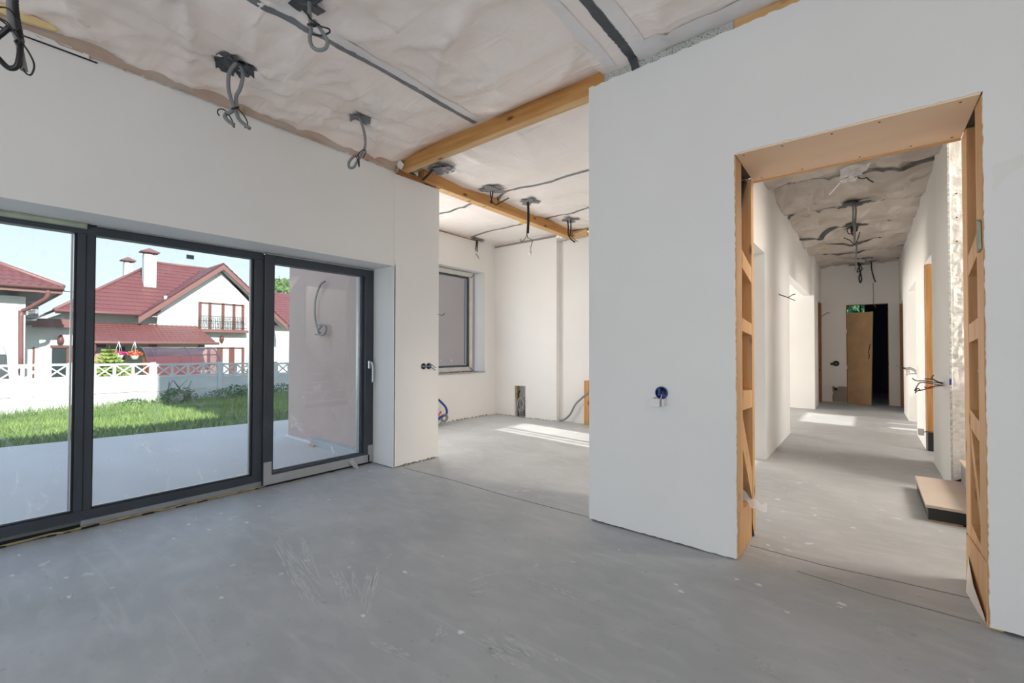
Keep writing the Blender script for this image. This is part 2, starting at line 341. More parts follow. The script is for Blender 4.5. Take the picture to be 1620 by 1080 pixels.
def copy_part(src, parent, loc_world, rot=0.0):
    c = src.copy(); col.objects.link(c); c.parent = parent
    c.location = Vector(loc_world) - (ORIG[parent.name] if parent else Vector((0, 0, 0)))
    if rot: c.rotation_euler = (0, 0, rot)
    ORIG[c.name] = Vector(loc_world); return c
def B(name, b, m, parent=None, bevel=0.0, **p): return MB().box(*b).build(name, m, parent, bevel, **p)
def jag(a, b, n, amp, axis):
    out_ = []
    for i in range(n+1):
        t = i/n; p = [a[k]+(b[k]-a[k])*t for k in range(3)]
        if 0 < i < n: p[axis] += random.uniform(-amp, amp)
        out_.append(tuple(p))
    return out_

S = dict(kind='structure')
H = 3.1
# ================================================================== ROOM SHELL
fl = MB(); fl.box(-4.17, 4.4, -3.7, 2.9, -0.16, 0.0); fl.box(-5.75, 4.4, 2.9, 16.2, -0.16, 0.0)
floor = fl.build('floor', SCREED, **S)
# joints in the screed
def joint(pts, wd=0.006):
    m = MB()
    for a, b in zip(pts[:-1], pts[1:]): m.bar((*a, 0.0012), (*b, 0.0012), wd, 0.002)
    m.build('screed_joint', mat('joint_dark', (0.22, 0.21, 0.20), 0.9), floor)
joint([(-3.62, 2.78), (-2.9, 2.80), (-2.3, 2.78), (-1.53, 2.80)])
joint([(-0.56, 3.02), (-0.2, 3.0), (0.10, 3.03), (0.38, 3.05)])
joint([(-0.30, 2.83), (0.02, 2.80), (0.38, 2.80)], 0.004)

# ---- west wall of the main room (the big glazing sits in it)
wl = MB(); wl.box(-4.15, -3.705, -3.6, 2.70, 2.03, 3.25); wl.box(-4.15, -3.705, -3.6, -3.2, -0.1, 2.03)
wall_left = wl.build('wall_left', GREYCORE, **S)
def skin_x(x, y0, y1, z0, z1, parent, th=0.014, jb=0.0, jt=0.0, m=PLASTER, name='plaster_skin', nseg=60):
    # plaster layer facing +x with a slightly ragged lower or upper edge
    poly = jag((x, y0, z0), (x, y1, z0), nseg, jb, 2) + jag((x, y1, z1), (x, y0, z1), nseg, jt, 2)
    return MB().prism(poly, (-th, 0, 0)).build(name, m, parent)
def skin_y(y, x0, x1, z0, z1, parent, th=0.014, jb=0.0, jt=0.0, m=PLASTER, name='plaster_skin', nseg=60):
    poly = jag((x0, y, z0), (x1, y, z0), nseg, jb, 2) + jag((x1, y, z1), (x0, y, z1), nseg, jt, 2)
    return MB().prism(poly, (0, th, 0)).build(name, m, parent)
skin_x(-3.69, -3.6, 2.715, 2.022, 2.985, wall_left, jt=0.006, nseg=120)
B('soffit', (-4.05, -3.7045, -3.2, 2.705, 2.022, 2.035), PLASTER, wall_left)
# pier between the glazing and the kitchen
pier = MB(); pier.box(-4.15, -3.70, 2.715, 3.28, 0.006, 2.95); wall_pier = pier.build('wall_pier', GREYCORE, **S)
skin_x(-3.685, 2.708, 3.281, 0.010, 2.955, wall_pier, jb=0.006, jt=0.004, nseg=30)
skin_y(2.703, -4.06, -3.685, 0.006, 2.03, wall_pier, jb=0.002, nseg=14)
B('plaster_reveal', (-4.15, -3.6855, 3.2815, 3.295, 0.01, 2.95), PLASTER, wall_pier)
B('corner_bead', (-3.70, -3.686, 2.700, 2.712, 2.03, 2.96), PLASTER, wall_pier)
# skirting gap dirt along the pier foot
m = MB()
for i in range(9):
    y = 2.80 + i*0.055 + random.uniform(-.02, .02)
    m.box(-3.684, -3.684+random.uniform(.004, .012), y, y+random.uniform(.01, .035), 0.001, random.uniform(.006, .02))
m.build('mortar_crumb', GYPS, wall_pier, kind='stuff')

# ---- wall with the opening to the corridor
wo = MB()
wo.box(-1.50, -0.76, 2.775, 3.26, 0.008, 3.14); wo.box(-0.76, 0.58, 2.775, 3.26, 2.33, 3.14); wo.box(0.58, 2.3, 2.775, 3.27, 0.008, 3.14)
wall_back = wo.build('wall_corridor_side', GREYCORE, **S)
poly = [(-1.52, 2.76, 0.012)] + jag((-1.52, 2.76, 0.012), (-0.585, 2.76, 0.006), 50, 0.003, 2)[1:] \
    + jag((-0.580, 2.76, 0.006), (-0.582, 2.76, 2.312), 140, 0.0025, 0)[1:] \
    + jag((-0.58, 2.76, 2.318), (0.405, 2.76, 2.318), 50, 0.003, 2)[1:] \
    + jag((0.403, 2.76, 2.318), (0.403, 2.76, 0.012), 140, 0.002, 0)[1:] + jag((0.405, 2.76, 0.012), (2.3, 2.76, 0.012), 30, 0.003, 2)[1:] \
    + jag((2.3, 2.76, 3.046), (-1.52, 2.76, 3.044), 150, 0.006, 2)
MB().prism(poly, (0, 0.014, 0)).build('plaster_skin', PLASTER, wall_back)
B('plaster_end', (-1.52, -1.50, 2.762, 3.27, 0.01, 3.04), PLASTER, wall_back)
B('plaster_rear', (-1.52, -0.60, 3.26, 3.285, 0.01, 3.04), PLASTER, wall_back)
# feathered filler patch on the plaster right of the opening, and light scratches
MB().prism([(0.43, 2.759, 1.99), (0.60, 2.759, 2.03), (0.60, 2.759, 2.025), (0.47, 2.759, 1.93), (0.43, 2.759, 1.87)], (0, 0.0006, 0)).build('filler_patch', mat('filler', (0.76, 0.745, 0.71), 0.8), wall_back)
# cement board and timber closing the gap above the plaster
MB().prism(jag((-1.405, 2.768, 3.0), (-0.583, 2.768, 3.0), 10, 0.0, 2) + jag((-0.583, 2.768, 3.10), (-1.405, 2.768, 3.135), 10, 0.003, 2), (0, 0.02, 0)).build('cement_board_strip', SPECK, wall_back)

top_timber = B('ceiling_joist', (-0.580, 2.3, 2.766, 2.80, 3.0, 3.1), PINE_L, label='pale timber strip above the white wall, right of the speckled board', category='timber')

# timber beams
m = MB(); m.prism([(-3.735, 2.764, 3.0), (-1.405, 2.764, 3.0), (-1.405, 2.764, 3.16), (-3.735, 2.764, 3.16)], (0, 0.076, 0))
bm1 = m.build('ceiling_beam', PINE_X, label='thick orange pine beam crossing from the pier to the white wall', category='beam')
m = MB(); m.box(-3.765, -3.66, 3.06, 6.19, 2.975, 3.10)
bm2 = m.build('ceiling_beam', PINE_Y, bevel=0.004, label='thinner pine beam running under the kitchen ceiling to the far wall', category='beam')
B('lit_underside', (-3.735, -1.41, 2.765, 2.839, 2.990, 3.0), PINE_L, bm1, label='paler underside of the beam'); B('lit_underside', (-3.764, -3.6605, 3.30, 6.185, 2.968, 2.975), PINE_L, bm2, label='paler underside of the beam')  # paler strips paint the kitchen light onto the beam undersides
B('beam_end_block', (-3.80, -3.655, 2.72, 3.06, 2.955, 3.0), PINE_D, label='short dark timber packer on top of the pier', category='timber block')
B('beam_bracket', (-3.655, -3.40, 6.10, 6.19, 2.97, 3.07), PINE_L, label='pale timber offcut at the far end of the kitchen beam', category='timber block')

# ---- ceilings: a slab above, wrinkled membrane below it
slab = MB(); slab.box(-4.30, 2.4, -3.75, 3.0, 3.22, 3.34); slab.box(-5.7, 0.55, 3.0, 12.4, 3.22, 3.34); slab.box(-1.2, 1.4, 12.4, 16.3, 3.22, 3.34)
slab.box(0.55, 4.4, 5.3, 12.4, 3.22, 3.34)
ceil_ = slab.build('ceiling', GREYCORE, **S)
def rid(x, y, sx, sy, z=0.0, ang=0.0):
    u = x*math.cos(ang) - y*math.sin(ang); v = x*math.sin(ang) + y*math.cos(ang)
    n = noise.noise(Vector((u*sx, v*sy, z))); return 1.0 - abs(n)*2.2
def membrane(name, x0, x1, y0, y1, st, fn, m, parent=ceil_):
    nx = int((x1-x0)/st)+1; ny = int((y1-y0)/st)+1
    g = [[(x0+(x1-x0)*i/nx, y0+(y1-y0)*j/ny, fn(x0+(x1-x0)*i/nx, y0+(y1-y0)*j/ny)) for i in range(nx+1)] for j in range(ny+1)]
    return MB().sheet(g).build(name, m, parent)
SEAMS = (-4.0, -2.59, -1.18, 0.23, 1.64)
ANCH = [(-3.224, 1.093), (-3.191, 2.001), (-2.40, 1.14), (-2.86, 0.11)]
def zmain(x, y):
    d = min(abs(x-s) for s in SEAMS); sag = 0.038*(1-math.exp(-(d/0.28)**2))
    z = H + 0.012 - sag
    w_ = 1-math.exp(-(d/0.16)**2)
    z -= w_*0.034*max(0, rid(x, y, 0.9, 2.6, 1.3, 0.35))**4
    z -= w_*0.026*max(0, rid(x, y, 1.8, 4.4, 5.3, -0.5))**5
    z -= w_*0.022*max(0, rid(x, y, 3.4, 1.3, 9.3, 0.2))**6
    z -= 0.004*noise.noise(Vector((x*6, y*6, 2)))
    for ax, ay in ANCH:                                  # star folds gathered where a cable comes through
        r2 = math.hypot(x-ax, y-ay); a = math.atan2(y-ay, x-ax)
        z -= 0.022*math.exp(-(r2/0.42)**2)*(0.5+0.5*math.cos(a*9+math.sin(a*3)*2))*min(1, r2/0.08)
        z += 0.02*math.exp(-(r2/0.12)**2)
    e_ = max(0, y-2.45)/0.31; z = z*(1-e_*e_) + (3.128 - 0.014*max(0, noise.noise(Vector((x*1.5, 0, 8)))) if x < -1.42 else 3.095)*e_*e_
    e_ = max(0, -3.2-x)/0.49; z -= 0.045*e_*e_
    return min(z, 3.2)
membrane('membrane', -3.70, 2.2, -3.55, 2.77, 0.032, zmain, MEMB)
def zkit(x, y):
    d = min(abs(y-s) for s in (3.0, 4.2, 5.4, 6.6)); sag = 0.030*(1-math.exp(-(d/0.25)**2))
    z = H + 0.02 - sag - 0.014*max(0, rid(x, y, 2.2, 0.9, 3.3, 0.3))**3 - 0.010*max(0, rid(x, y, 3.2, 1.6, 7.3, -0.3))**4
    return min(z, 3.2)
membrane('membrane', -5.35, -0.95, 2.84, 6.25, 0.045, zkit, MEMB2)
def zcor(x, y):
    d = min(abs(y-s) for s in (3.6, 4.8, 5.98, 7.33, 8.45, 9.7, 10.65, 12.1)); sag = 0.075*(1-math.exp(-(d/0.22)**2))
    z = H + 0.02 - sag - 0.035*max(0, rid(x, y, 2.6, 1.3, 1.3, 0.5))**3 - 0.030*max(0, rid(x, y, 4.5, 2.2, 5.3, -0.4))**3
    z -= 0.05*math.exp(-((x+0.85)/0.12)**2)*(0.5+0.5*noise.noise(Vector((x, y*4, 0))))
    return min(z, 3.2)
membrane('membrane', -0.86, 0.56, 3.27, 12.3, 0.035, zcor, MEMB3)

def tape(pts, wd, fz, parent=ceil_, m=TAPE, name='seam_tape', drop=0.004):
    # tape follows the membrane just below it
    P = catmull([Vector((*p, 0)) for p in pts], 14); g = []
    for i, p in enumerate(P):
        t = (P[min(i+1, len(P)-1)] - P[max(i-1, 0)]).normalized(); n_ = Vector((-t.y, t.x, 0))
        ww = wd*(1+0.28*noise.noise(Vector((p.x*3, p.y*3, 4)))+0.1*random.uniform(-1, 1))/2
        row = []
        for k in (-1, -0.4, 0.4, 1):
            q = p + n_*ww*k; row.append((q.x, q.y, min(fz(q.x, q.y), fz(p.x, p.y)+.004) - drop - 0.0015*(1-abs(k))))
        g.append(row)
    return MB().sheet(g).build(name, m, parent)
def band(x, wd, y0, y1, fz, m_):
    g = []
    for i in range(60):
        y = y0+(y1-y0)*i/59; ww = wd*(1+0.25*noise.noise(Vector((x, y*2.5, 1))))
        g.append([(q, y, fz(q, y)-0.003) for q in (x, x+ww*.33, x+ww*.66, x+ww)])
    MB().sheet(g).build('membrane_overlap', m_, ceil_)
OVER = mat('membrane_overlap', (0.82, 0.79, 0.78), 0.4, col2=(0.75, 0.70, 0.68), vscale=5, bump=0.3, bscale=12)
band(-2.575, 0.10, -3.0, 2.72, zmain, OVER); band(-1.36, 0.075, -3.0, 2.72, zmain, OVER); band(-1.15, 0.10, -3.0, 2.72, zmain, OVER)
g = [[(-1.15+i*.03, 2.60+.055*j+0.02*noise.noise(Vector((i*.2, j, 0))), zmain(-1.15+i*.03, 2.60+.055*j)-.004) for i in range(90)] for j in range(4)]
MB().sheet(g).build('membrane_overlap', OVER, ceil_)
tape([(-2.60, -3.0), (-2.61, -1), (-2.60, 0.97), (-2.585, 1.32), (-2.58, 1.76), (-2.575, 2.25), (-2.586, 2.72)], 0.047, zmain)
tape([(-1.18, -3.0), (-1.19, 0), (-1.185, 2.1), (-1.178, 2.55), (-1.177, 2.74)], 0.06, zmain, m=TAPE_D)
m = MB(); m.sheet([[(-1.207, 2.72, 3.096), (-1.150, 2.72, 3.096)], [(-1.204, 2.757, 3.075), (-1.152, 2.757, 3.072)], [(-1.200, 2.7585, 3.045), (-1.145, 2.7585, 3.045)], [(-1.197, 2.7578, 3.037), (-1.147, 2.7578, 3.043)]])
m.build('tape_end', TAPE_D, ceil_)
for pts in ([(-4.761,4.237,3.1),(-4.477,4.239,3.1),(-4.012,4.196,3.1)], [(-5.61,5.513,3.1),(-4.798,5.393,3.1),(-4.472,5.406,3.1),(-4.077,5.353,3.1)], [(-3.718,4.301,3.1),(-3.372,4.134,3.1),(-3.003,4.212,3.1),(-2.646,4.199,3.1),(-2.297,4.204,3.1)], [(-3.833,5.459,3.1),(-3.47,5.338,3.1),(-3.229,5.376,3.1),(-2.903,5.311,3.1)]):
    tape([p[:2] for p in pts], 0.042, zkit)
for i, pts in enumerate(([(-0.84,5.906,3.1),(-0.761,5.794,3.1),(-0.372,5.984,3.1),(-0.199,5.895,3.1)], [(-0.092,5.98,3.1),(0.27,6.057,3.1),(0.577,6.049,3.1)], [(-0.877,7.433,3.1),(-0.765,7.183,3.1),(-0.629,7.22,3.1),(-0.251,7.347,3.1),(0.064,7.273,3.1),(0.186,7.189,3.1),(0.573,7.409,3.1)], [(-0.875,8.703,3.1),(-0.645,8.885,3.1),(-0.441,8.598,3.1),(-0.135,8.389,3.1),(0.227,8.308,3.1),(0.547,8.261,3.1)], [(-0.54,9.763,3.1),(-0.162,9.88,3.1),(0.18,9.698,3.1),(0.603,9.473,3.1)], [(-0.732,10.625,3.1),(-0.425,10.794,3.1),(0.078,10.768,3.1)], [(-0.761,12.027,3.1),(-0.311,12.104,3.1)], [(0.066,12.223,3.1),(0.32,12.001,3.1),(0.624,12.16,3.1)], [(0.314,10.69,3.1),(0.622,10.743,3.1)])):
    tape([p[:2] for p in pts], (0.045, 0.05, 0.04, 0.07, 0.045, 0.055, 0.07, 0.06, 0.04)[i], zcor, m=TAPE_D, drop=0.014)

def sticker(c, fz, r=0.035):
    v = [(c[0]+r*math.cos(a)*random.uniform(.85, 1.1), c[1]+0.8*r*math.sin(a)*random.uniform(.85, 1.1), fz(c[0], c[1])-0.006) for a in [k*math.pi/6 for k in range(12)]]
    return MB().prism(v, (0, 0, -0.002))
s1 = (-4.051,5.287,3.1); s2 = (-0.612,10.023,3.1)
sticker(s1, zkit, 0.05).build('foam_dab', YELLOW, label='yellow dab of foam on the kitchen ceiling by the pine beam', category='foam dab')
sticker(s2, zcor, 0.055).build('foam_dab', YELLOW, label='yellow dab of foam on the corridor ceiling membrane', category='foam dab')

# strip of film, foam and edge board where the membrane meets the glazed wall
g = []
for i in range(121):
    y = -3.4 + i*(2.70+3.4)/120; hgt = 0.105 - 0.008*(y+3.4)/6
    wv = 0.01*noise.noise(Vector((y*2.3, 0, 1))); row = []
    for k in range(7):
        t = k/6; row.append((-3.676 + 0.055*(1-t)**2 + 0.014*noise.noise(Vector((y*9, t*4, 3))), y, 2.972 + hgt*(1-t) + wv*t))
    g.append(row)
MB().sheet(g).build('edge_film', LINEN, wall_left)
m = MB(); poly = jag((-3.687, -3.4, 2.955), (-3.687, 0.46, 2.955), 30, 0.001, 2) + jag((-3.687, 0.46, 2.985), (-3.687, -3.4, 2.985), 30, 0.002, 2)
m.prism(poly, (0.012, 0, 0)).build('edge_board', PLASTER, wall_left)
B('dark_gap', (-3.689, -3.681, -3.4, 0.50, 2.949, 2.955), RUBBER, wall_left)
for (y, z, ly, lz, mm) in ((0.172, 3.02, 0.15, 0.028, YFOAM), (0.93, 3.035, 0.035, 0.012, FOAM), (1.31, 2.985, 0.012, 0.03, FOAM), (2.70, 2.975, 0.015, 0.03, FOAM)):
    v = []
    for k in range(14):
        a = k*2*math.pi/14; v.append((-3.62 if ly > .1 else -3.655, y+ly*math.cos(a)*random.uniform(.85, 1), z+lz*math.sin(a)*random.uniform(.8, 1)))
    MB().prism(v, (0.02, 0, 0)).build('foam_blob', mm, wall_left)
m = MB()
for i in range(26):
    y = 0.6 + i*0.082; l = random.uniform(0.02, .06); z = 2.972+random.uniform(-.006, .006)
    m.prism([(-3.686, y, z), (-3.686, y+l, z-0.004), (-3.686, y+l*.7, z+random.uniform(.006, .018)), (-3.686, y+l*.2, z+.01)], (0.006, 0, 0))
m.build('torn_paper', mat('torn_paper', (0.72, 0.7, 0.66), 0.8), wall_left, kind='stuff')
# folded membrane corner by the beam
MB().sheet([[(-3.70, 2.66, 3.06), (-3.62, 2.70, 3.09)], [(-3.68, 2.72, 3.03), (-3.60, 2.752, 3.04)], [(-3.70, 2.73, 2.995), (-3.645, 2.757, 3.00)]]).build('membrane_flap', MEMB2, ceil_)

# ---- kitchen walls
wk = MB(); wk.box(-5.55, -5.3, 3.28, 4.72, -0.1, 3.22)
wk.box(-5.55, -5.3, 5.83, 6.3, -0.1, 3.22); wk.box(-5.55, -5.3, 4.72, 5.83, -0.1, 0.775); wk.box(-5.55, -5.3, 4.72, 5.83, 2.545, 3.22)
wk.box(-5.55, -4.15, 3.2, 3.30, -0.1, 3.22)
wall_k = wk.build('wall_kitchen_west', PLASTER, **S)
wn = MB()
wn.box(-5.55, -4.835, 6.10, 6.4, 0.0, 3.22); wn.box(-4.595, -3.96, 6.10, 6.4, 0.0, 3.22); wn.box(-4.835, -4.595, 6.10, 6.4, 0.54, 3.22); wn.box(-4.835, -4.595, 6.33, 6.4, 0, 0.54)
wn.box(-3.96, -2.85, 6.20, 6.4, 0.0, 3.22); wn.box(-2.85, -0.97, 6.20, 6.4, 2.5, 3.22)
wall_n = wn.build('wall_kitchen_north', PLASTER, **S)
m = MB(); m.box(-5.29, -3.98, 6.085, 6.10, 3.03, 3.06); m.build('edge_gap', GYPS, wall_n)
m = MB(); m.box(-5.30, -5.285, 4.6, 5.6, 3.065, 3.075); m.build('edge_timber', PINE_D, wall_k)
m = MB()
for i in range(30):
    x = -5.25 + i*0.043; m.box(x, x+random.uniform(.01, .04), 6.09, 6.10, 0.001, random.uniform(.006, .016))
for i in range(26):
    y = 3.6 + i*0.09; m.box(-5.30, -5.29, y, y+random.uniform(.02, .07), 0.001, random.uniform(.006, .018))
m.build('skirting_dirt', GYPS, wall_n, kind='stuff')
# crinkled film at the top of the chimney breast
g = [[(-3.97 + i*0.05, 6.19 - 0.10*j/4 + 0.012*random.uniform(-1, 1), 2.99 - 0.03*math.sin(j)*1 + 0.02*random.uniform(-1, 1)+0.02*j/4) for i in range(14)] for j in range(5)]
MB().sheet(g).build('crumpled_film', FOIL, wall_n)
m = MB(); m.box(-3.46, -3.38, 6.12, 6.20, 0.0, 0.69)
m.build('timber_stud', PINE_Z, label='short orange timber stud standing at the kitchen back wall', category='timber')

# ---- kitchen window (window_2)
w2 = empty('window_2', (-5.5, 5.2, 0.8), **S)
gx = -5.50
fy0, fy1, fz0, fz1 = 4.60, 5.62, 0.80, 2.52
def frame_rect(x0, x1, y0, y1, z0, z1, t, name, m_, parent, bev=0.003):
    mm = MB(); mm.box(x0, x1, y0, y1, z0, z0+t); mm.box(x0, x1, y0, y1, z1-t, z1); mm.box(x0, x1, y0, y0+t, z0+t, z1-t); mm.box(x0, x1, y1-t, y1, z0+t, z1-t)
    return mm.build(name, m_, parent, bev)
frame_rect(-5.53, -5.44, 4.55, 5.66, 0.80, 2.52, 0.07, 'window_frame', mat('masked_frame', (0.66, 0.65, 0.62), 0.6, var=0.12), w2)
frame_rect(-5.54, -5.462, 4.62, 5.59, 0.87, 2.45, 0.032, 'sash', FRAME, w2)
B('pane', (-5.52, -5.514, 4.64, 5.57, 0.90, 2.42), GLASS2, w2)
frame_rect(-5.505, -5.49, 4.65, 5.56, 0.90, 2.42, 0.012, 'glazing_bead', ALU, w2)
m = MB(); m.box(-5.45, -5.285, 4.5, 5.83, 0.765, 0.785); m.build('window_sill', mat('grey_sill', (0.42, 0.42, 0.42), 0.7, var=0.2), w2)
MB().tube([(-5.43, 5.585, 0.86), (-5.425, 5.62, 0.83), (-5.40, 5.66, 0.79), (-5.36, 5.70, 0.788)], 0.005, 6).tube([(-5.43, 5.60, 2.44), (-5.42, 5.645, 2.47), (-5.415, 5.66, 2.52)], 0.005, 6).build('sealing_cord', RUBBER, w2)
m = MB()
for i in range(22): 
    y = 4.55+i*.05; m.box(-5.44, -5.432+random.uniform(0, .01), y, y+random.uniform(.02, .05), .787, .787+random.uniform(.004, .014))
m.build('sill_sealant', CABLE, w2, kind='stuff')
for k, (y, z) in enumerate(((4.98, 0.99), (5.22, 0.99))):
    MB().cyl((-5.513, y, z), (-5.511, y, z), 0.016, 10).build('suction_mark', WHITEP, w2)

# ---- corridor left wall
wc = MB(); wc.box(-0.97, -0.85, 5.43, 7.38, 0, 3.22); wc.box(-0.97, -0.85, 3.27, 5.43, 2.235, 3.22)
wc.box(-0.97, -0.85, 7.38, 10.61, 2.255, 3.22)
wc.box(-0.97, -0.80, 10.76, 11.5, 0, 3.22); wc.box(-0.97, -0.80, 11.5, 12.3, 2.24, 3.22)
wall_cl = wc.build('wall_corridor_left', PLASTER, **S)
B('wall_inner_room', (-5.5, -0.80, 10.61, 10.76, 0, 3.22), PLASTER, **S)
m = MB(); m.box(-5.6, -5.4, 6.3, 7.5, 0, 3.22); m.box(-5.6, -5.4, 9.7, 10.75, 0, 3.22); m.box(-5.6, -5.4, 7.5, 9.7, 0, 0.3); m.box(-5.6, -5.4, 7.5, 9.7, 2.5, 3.22)
m.build('wall_inner_room_west', PLASTER, **S)
# timber-framed doorway at the far left
d1 = empty('door_1', (-0.88, 11.9, 0), **S)
B('jamb', (-0.96, -0.79, 12.13, 12.27, 0, 2.23), PINE_D, d1); B('jamb', (-0.97, -0.83, 11.5, 11.54, 0, 2.23), PINE_Z, d1)
B('blocking_board', (-1.05, -0.98, 11.45, 12.3, 0, 2.3), PINE_D, d1)

# ---- corridor right wall, stair opening, doorways
wr = MB(); wr.box(0.547, 0.66, 5.2, 6.42, 0, 3.22)
wr.box(0.547, 0.66, 6.42, 7.2, 2.20, 3.22); wr.box(0.547, 0.66, 7.2, 8.35, 0, 3.22); wr.box(0.547, 0.80, 8.35, 9.84, 2.155, 3.22); wr.box(0.547, 0.70, 9.84, 11.1, 0, 3.22)
wr.box(0.547, 0.66, 11.1, 12.3, 2.12, 3.22)
wall_cr = wr.build('wall_corridor_right', PLASTER, **S)
wr = MB(); wr.box(0.66, 3.1, 5.2, 5.3, 0, 6.1); wr.box(0.56, 0.66, 3.28, 5.2, 3.2, 6.1); wr.box(0.56, 3.1, 5.2, 5.3, 3.22, 6.1)
wr.box(0.56, 3.1, 3.18, 3.28, 3.2, 6.1); wr.box(2.2, 3.1, 3.18, 3.28, 0, 3.2)
wr.box(3.0, 3.1, 3.28, 5.3, 0, 2.26); wr.box(3.0, 3.1, 3.28, 5.3, 4.24, 6.1); wr.box(3.0, 3.1, 3.28, 4.22, 2.26, 4.24); wr.box(3.0, 3.1, 5.15, 5.3, 2.26, 4.24)
wr.box(3.0, 3.1, 4.33, 4.36, 2.15, 4.24); wr.box(3.0, 3.1, 4.44, 4.50, 2.15, 4.24)
wr.box(0.56, 3.1, 3.18, 5.3, 6.1, 6.2)
wall_st = wr.build('wall_stairwell', PLASTER, **S)
# rough unfinished plaster on the end face of the corridor wall
g = []
for j in range(90):
    z = 0.02 + j*3.05/89; row = []
    for i in range(14):
        x = 0.553 + i*0.30/13
        row.append((x, 5.199 - 0.004 - 0.005*max(0, noise.noise(Vector((x*22, z*9, 0)))) - 0.005*noise.noise(Vector((x*60, z*30, 3))) * (1 if z < 2.1 else 0), z))
    g.append(row)
MB().sheet(g, False).build('rough_render', ROUGHPL, wall_st)
m = MB()
for z in (2.5, 2.3, 2.1): m.cyl((0.60, 5.1955, z), (0.60, 5.193, z), 0.006, 8)
m.build('screw_head', SCREW, wall_st, kind='stuff')
B('beading_strip', (0.545, 0.558, 5.186, 5.197, 0.02, 3.1), mat('perforated_bead', (0.72, 0.72, 0.7), 0.5, var=0.5, vscale=60), wall_cr)
# room on the right with the sunlit window
wr = MB(); wr.box(0.66, 4.1, 7.85, 7.95, 0, 3.22); wr.box(0.70, 4.1, 10.5, 10.6, 0, 3.22)
wr.box(4.0, 4.1, 7.95, 10.5, 0, 1.9); wr.box(4.0, 4.1, 7.95, 10.5, 2.87, 3.22); wr.box(4.0, 4.1, 7.95, 8.24, 1.9, 2.87); wr.box(4.0, 4.1, 9.62, 10.5, 1.9, 2.87)
wr.box(4.0, 4.08, 8.24, 9.62, 2.2, 2.40)
wr.box(4.0, 4.03, 8.24, 8.42, 1.9, 2.2); wr.box(4.0, 4.03, 8.58, 9.02, 1.9, 2.2); wr.box(4.0, 4.03, 9.09, 9.62, 1.9, 2.2)  # crossbar and boards added out of view to cut the sun into stripes
wr.build('wall_side_room', PLASTER, **S)
m = MB(); m.box(0.66, 2.6, 5.3, 5.35, 0, 3.22); m.box(2.5, 2.6, 5.3, 7.85, 0, 3.22); m.build('wall_store_room', PLASTER_W, **S)
m = MB(); m.box(0.70, 2.6, 10.6, 10.65, 0, 3.22); m.box(2.5, 2.6, 10.6, 12.4, 0, 3.22); m.build('wall_far_side_room', PLASTER_W, **S)
d2 = empty('door_2', (0.6, 6.8, 0), **S)
B('jamb', (0.555, 0.70, 7.13, 7.20, 0.22, 2.19), PINE_Z, d2); B('jamb', (0.555, 0.70, 6.42, 6.47, 0, 2.19), PINE_Z, d2); B('jamb_base', (0.56, 0.70, 7.12, 7.195, 0, 0.22), CABLE, d2)
d3 = empty('door_3', (0.6, 11.6, 0), **S)
B('jamb', (0.552, 0.68, 12.0, 12.29, 0, 2.12), PINE_D, d3); B('jamb', (0.552, 0.68, 11.10, 11.14, 0, 2.12), PINE_Z, d3)

# ---- end wall with the ajar board door and dark room
we = MB(); we.box(-0.97, -0.33, 12.3, 12.42, 0, 3.22); we.box(-0.33, 0.365, 12.3, 12.42, 2.16, 3.22); we.box(0.365, 0.70, 12.3, 12.42, 0, 3.22)
wall_e = we.build('wall_corridor_end', PLASTER, **S)
poly = [(-0.60, 12.298, 0.01)] + jag((-0.60, 12.298, 0.01), (-0.60, 12.298, 0.36), 12, 0.012, 0)[1:] + jag((-0.60, 12.298, 0.355), (-0.335, 12.298, 0.355), 12, 0.004, 2)[1:] + [(-0.335, 12.298, 0.01)]
MB().prism(poly, (0, -0.003, 0)).build('grey_skim_patch', GYPS, wall_e)
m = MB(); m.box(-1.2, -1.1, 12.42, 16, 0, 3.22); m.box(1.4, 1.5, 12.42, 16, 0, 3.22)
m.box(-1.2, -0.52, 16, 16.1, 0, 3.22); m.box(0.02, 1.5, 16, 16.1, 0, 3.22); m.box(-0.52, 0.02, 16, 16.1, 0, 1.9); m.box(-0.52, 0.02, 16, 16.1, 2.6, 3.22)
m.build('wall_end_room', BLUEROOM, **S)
w3 = empty('window_3', (-0.25, 16.02, 1.9), **S)
m = MB(); m.box(-0.52, 0.02, 15.98, 16.04, 1.9, 1.95); m.box(-0.52, 0.02, 15.98, 16.04, 2.55, 2.6); m.box(-0.52, -0.47, 15.98, 16.04, 1.95, 2.55); m.box(-0.03, 0.02, 15.98, 16.04, 1.95, 2.55); m.box(-0.14, -0.10, 15.98, 16.04, 1.95, 2.55)
m.build('window_frame', FRAME, w3); B('pane', (-0.47, -0.03, 16.01, 16.015, 1.95, 2.55), TEALG, w3)
d4 = empty('door_4', (-0.33, 12.35, 0), **S)
dm = MB(); A0 = Vector((-0.325, 12.28, 0.0)); A1 = Vector((0.07, 11.98, 0.0)); th = Vector((0.012, 0.018, 0))
dm.prism([A0+Vector((0, 0, .005)), A1+Vector((0, 0, .005)), A1+Vector((0.04, -0.02, 1.98)), A0+Vector((0, 0, 1.98))], th)
dm.build('door_board', CHIP, d4)
MB().tube([(0.065, 11.96, 1.30), (0.055, 11.955, 1.22), (0.04, 11.955, 1.13), (0.05, 11.955, 1.05), (0.035, 11.95, 0.98)], 0.008, 6).build('rope_handle', CABLE, d4)
m = MB()
for z in (0.75, 1.55): m.box(-0.37, -0.33, 12.27, 12.295, z, z+.08)
m.build('hinge_packing', WHITEP, d4)
m = MB(); m.box(-0.34, -0.325, 12.29, 12.32, 0, 2.16); m.box(0.36, 0.372, 12.29, 12.32, 0, 2.16); m.box(-0.33, .365, 12.29, 12.32, 2.15, 2.165); m.build('frame_edge', PINE_D, d4)

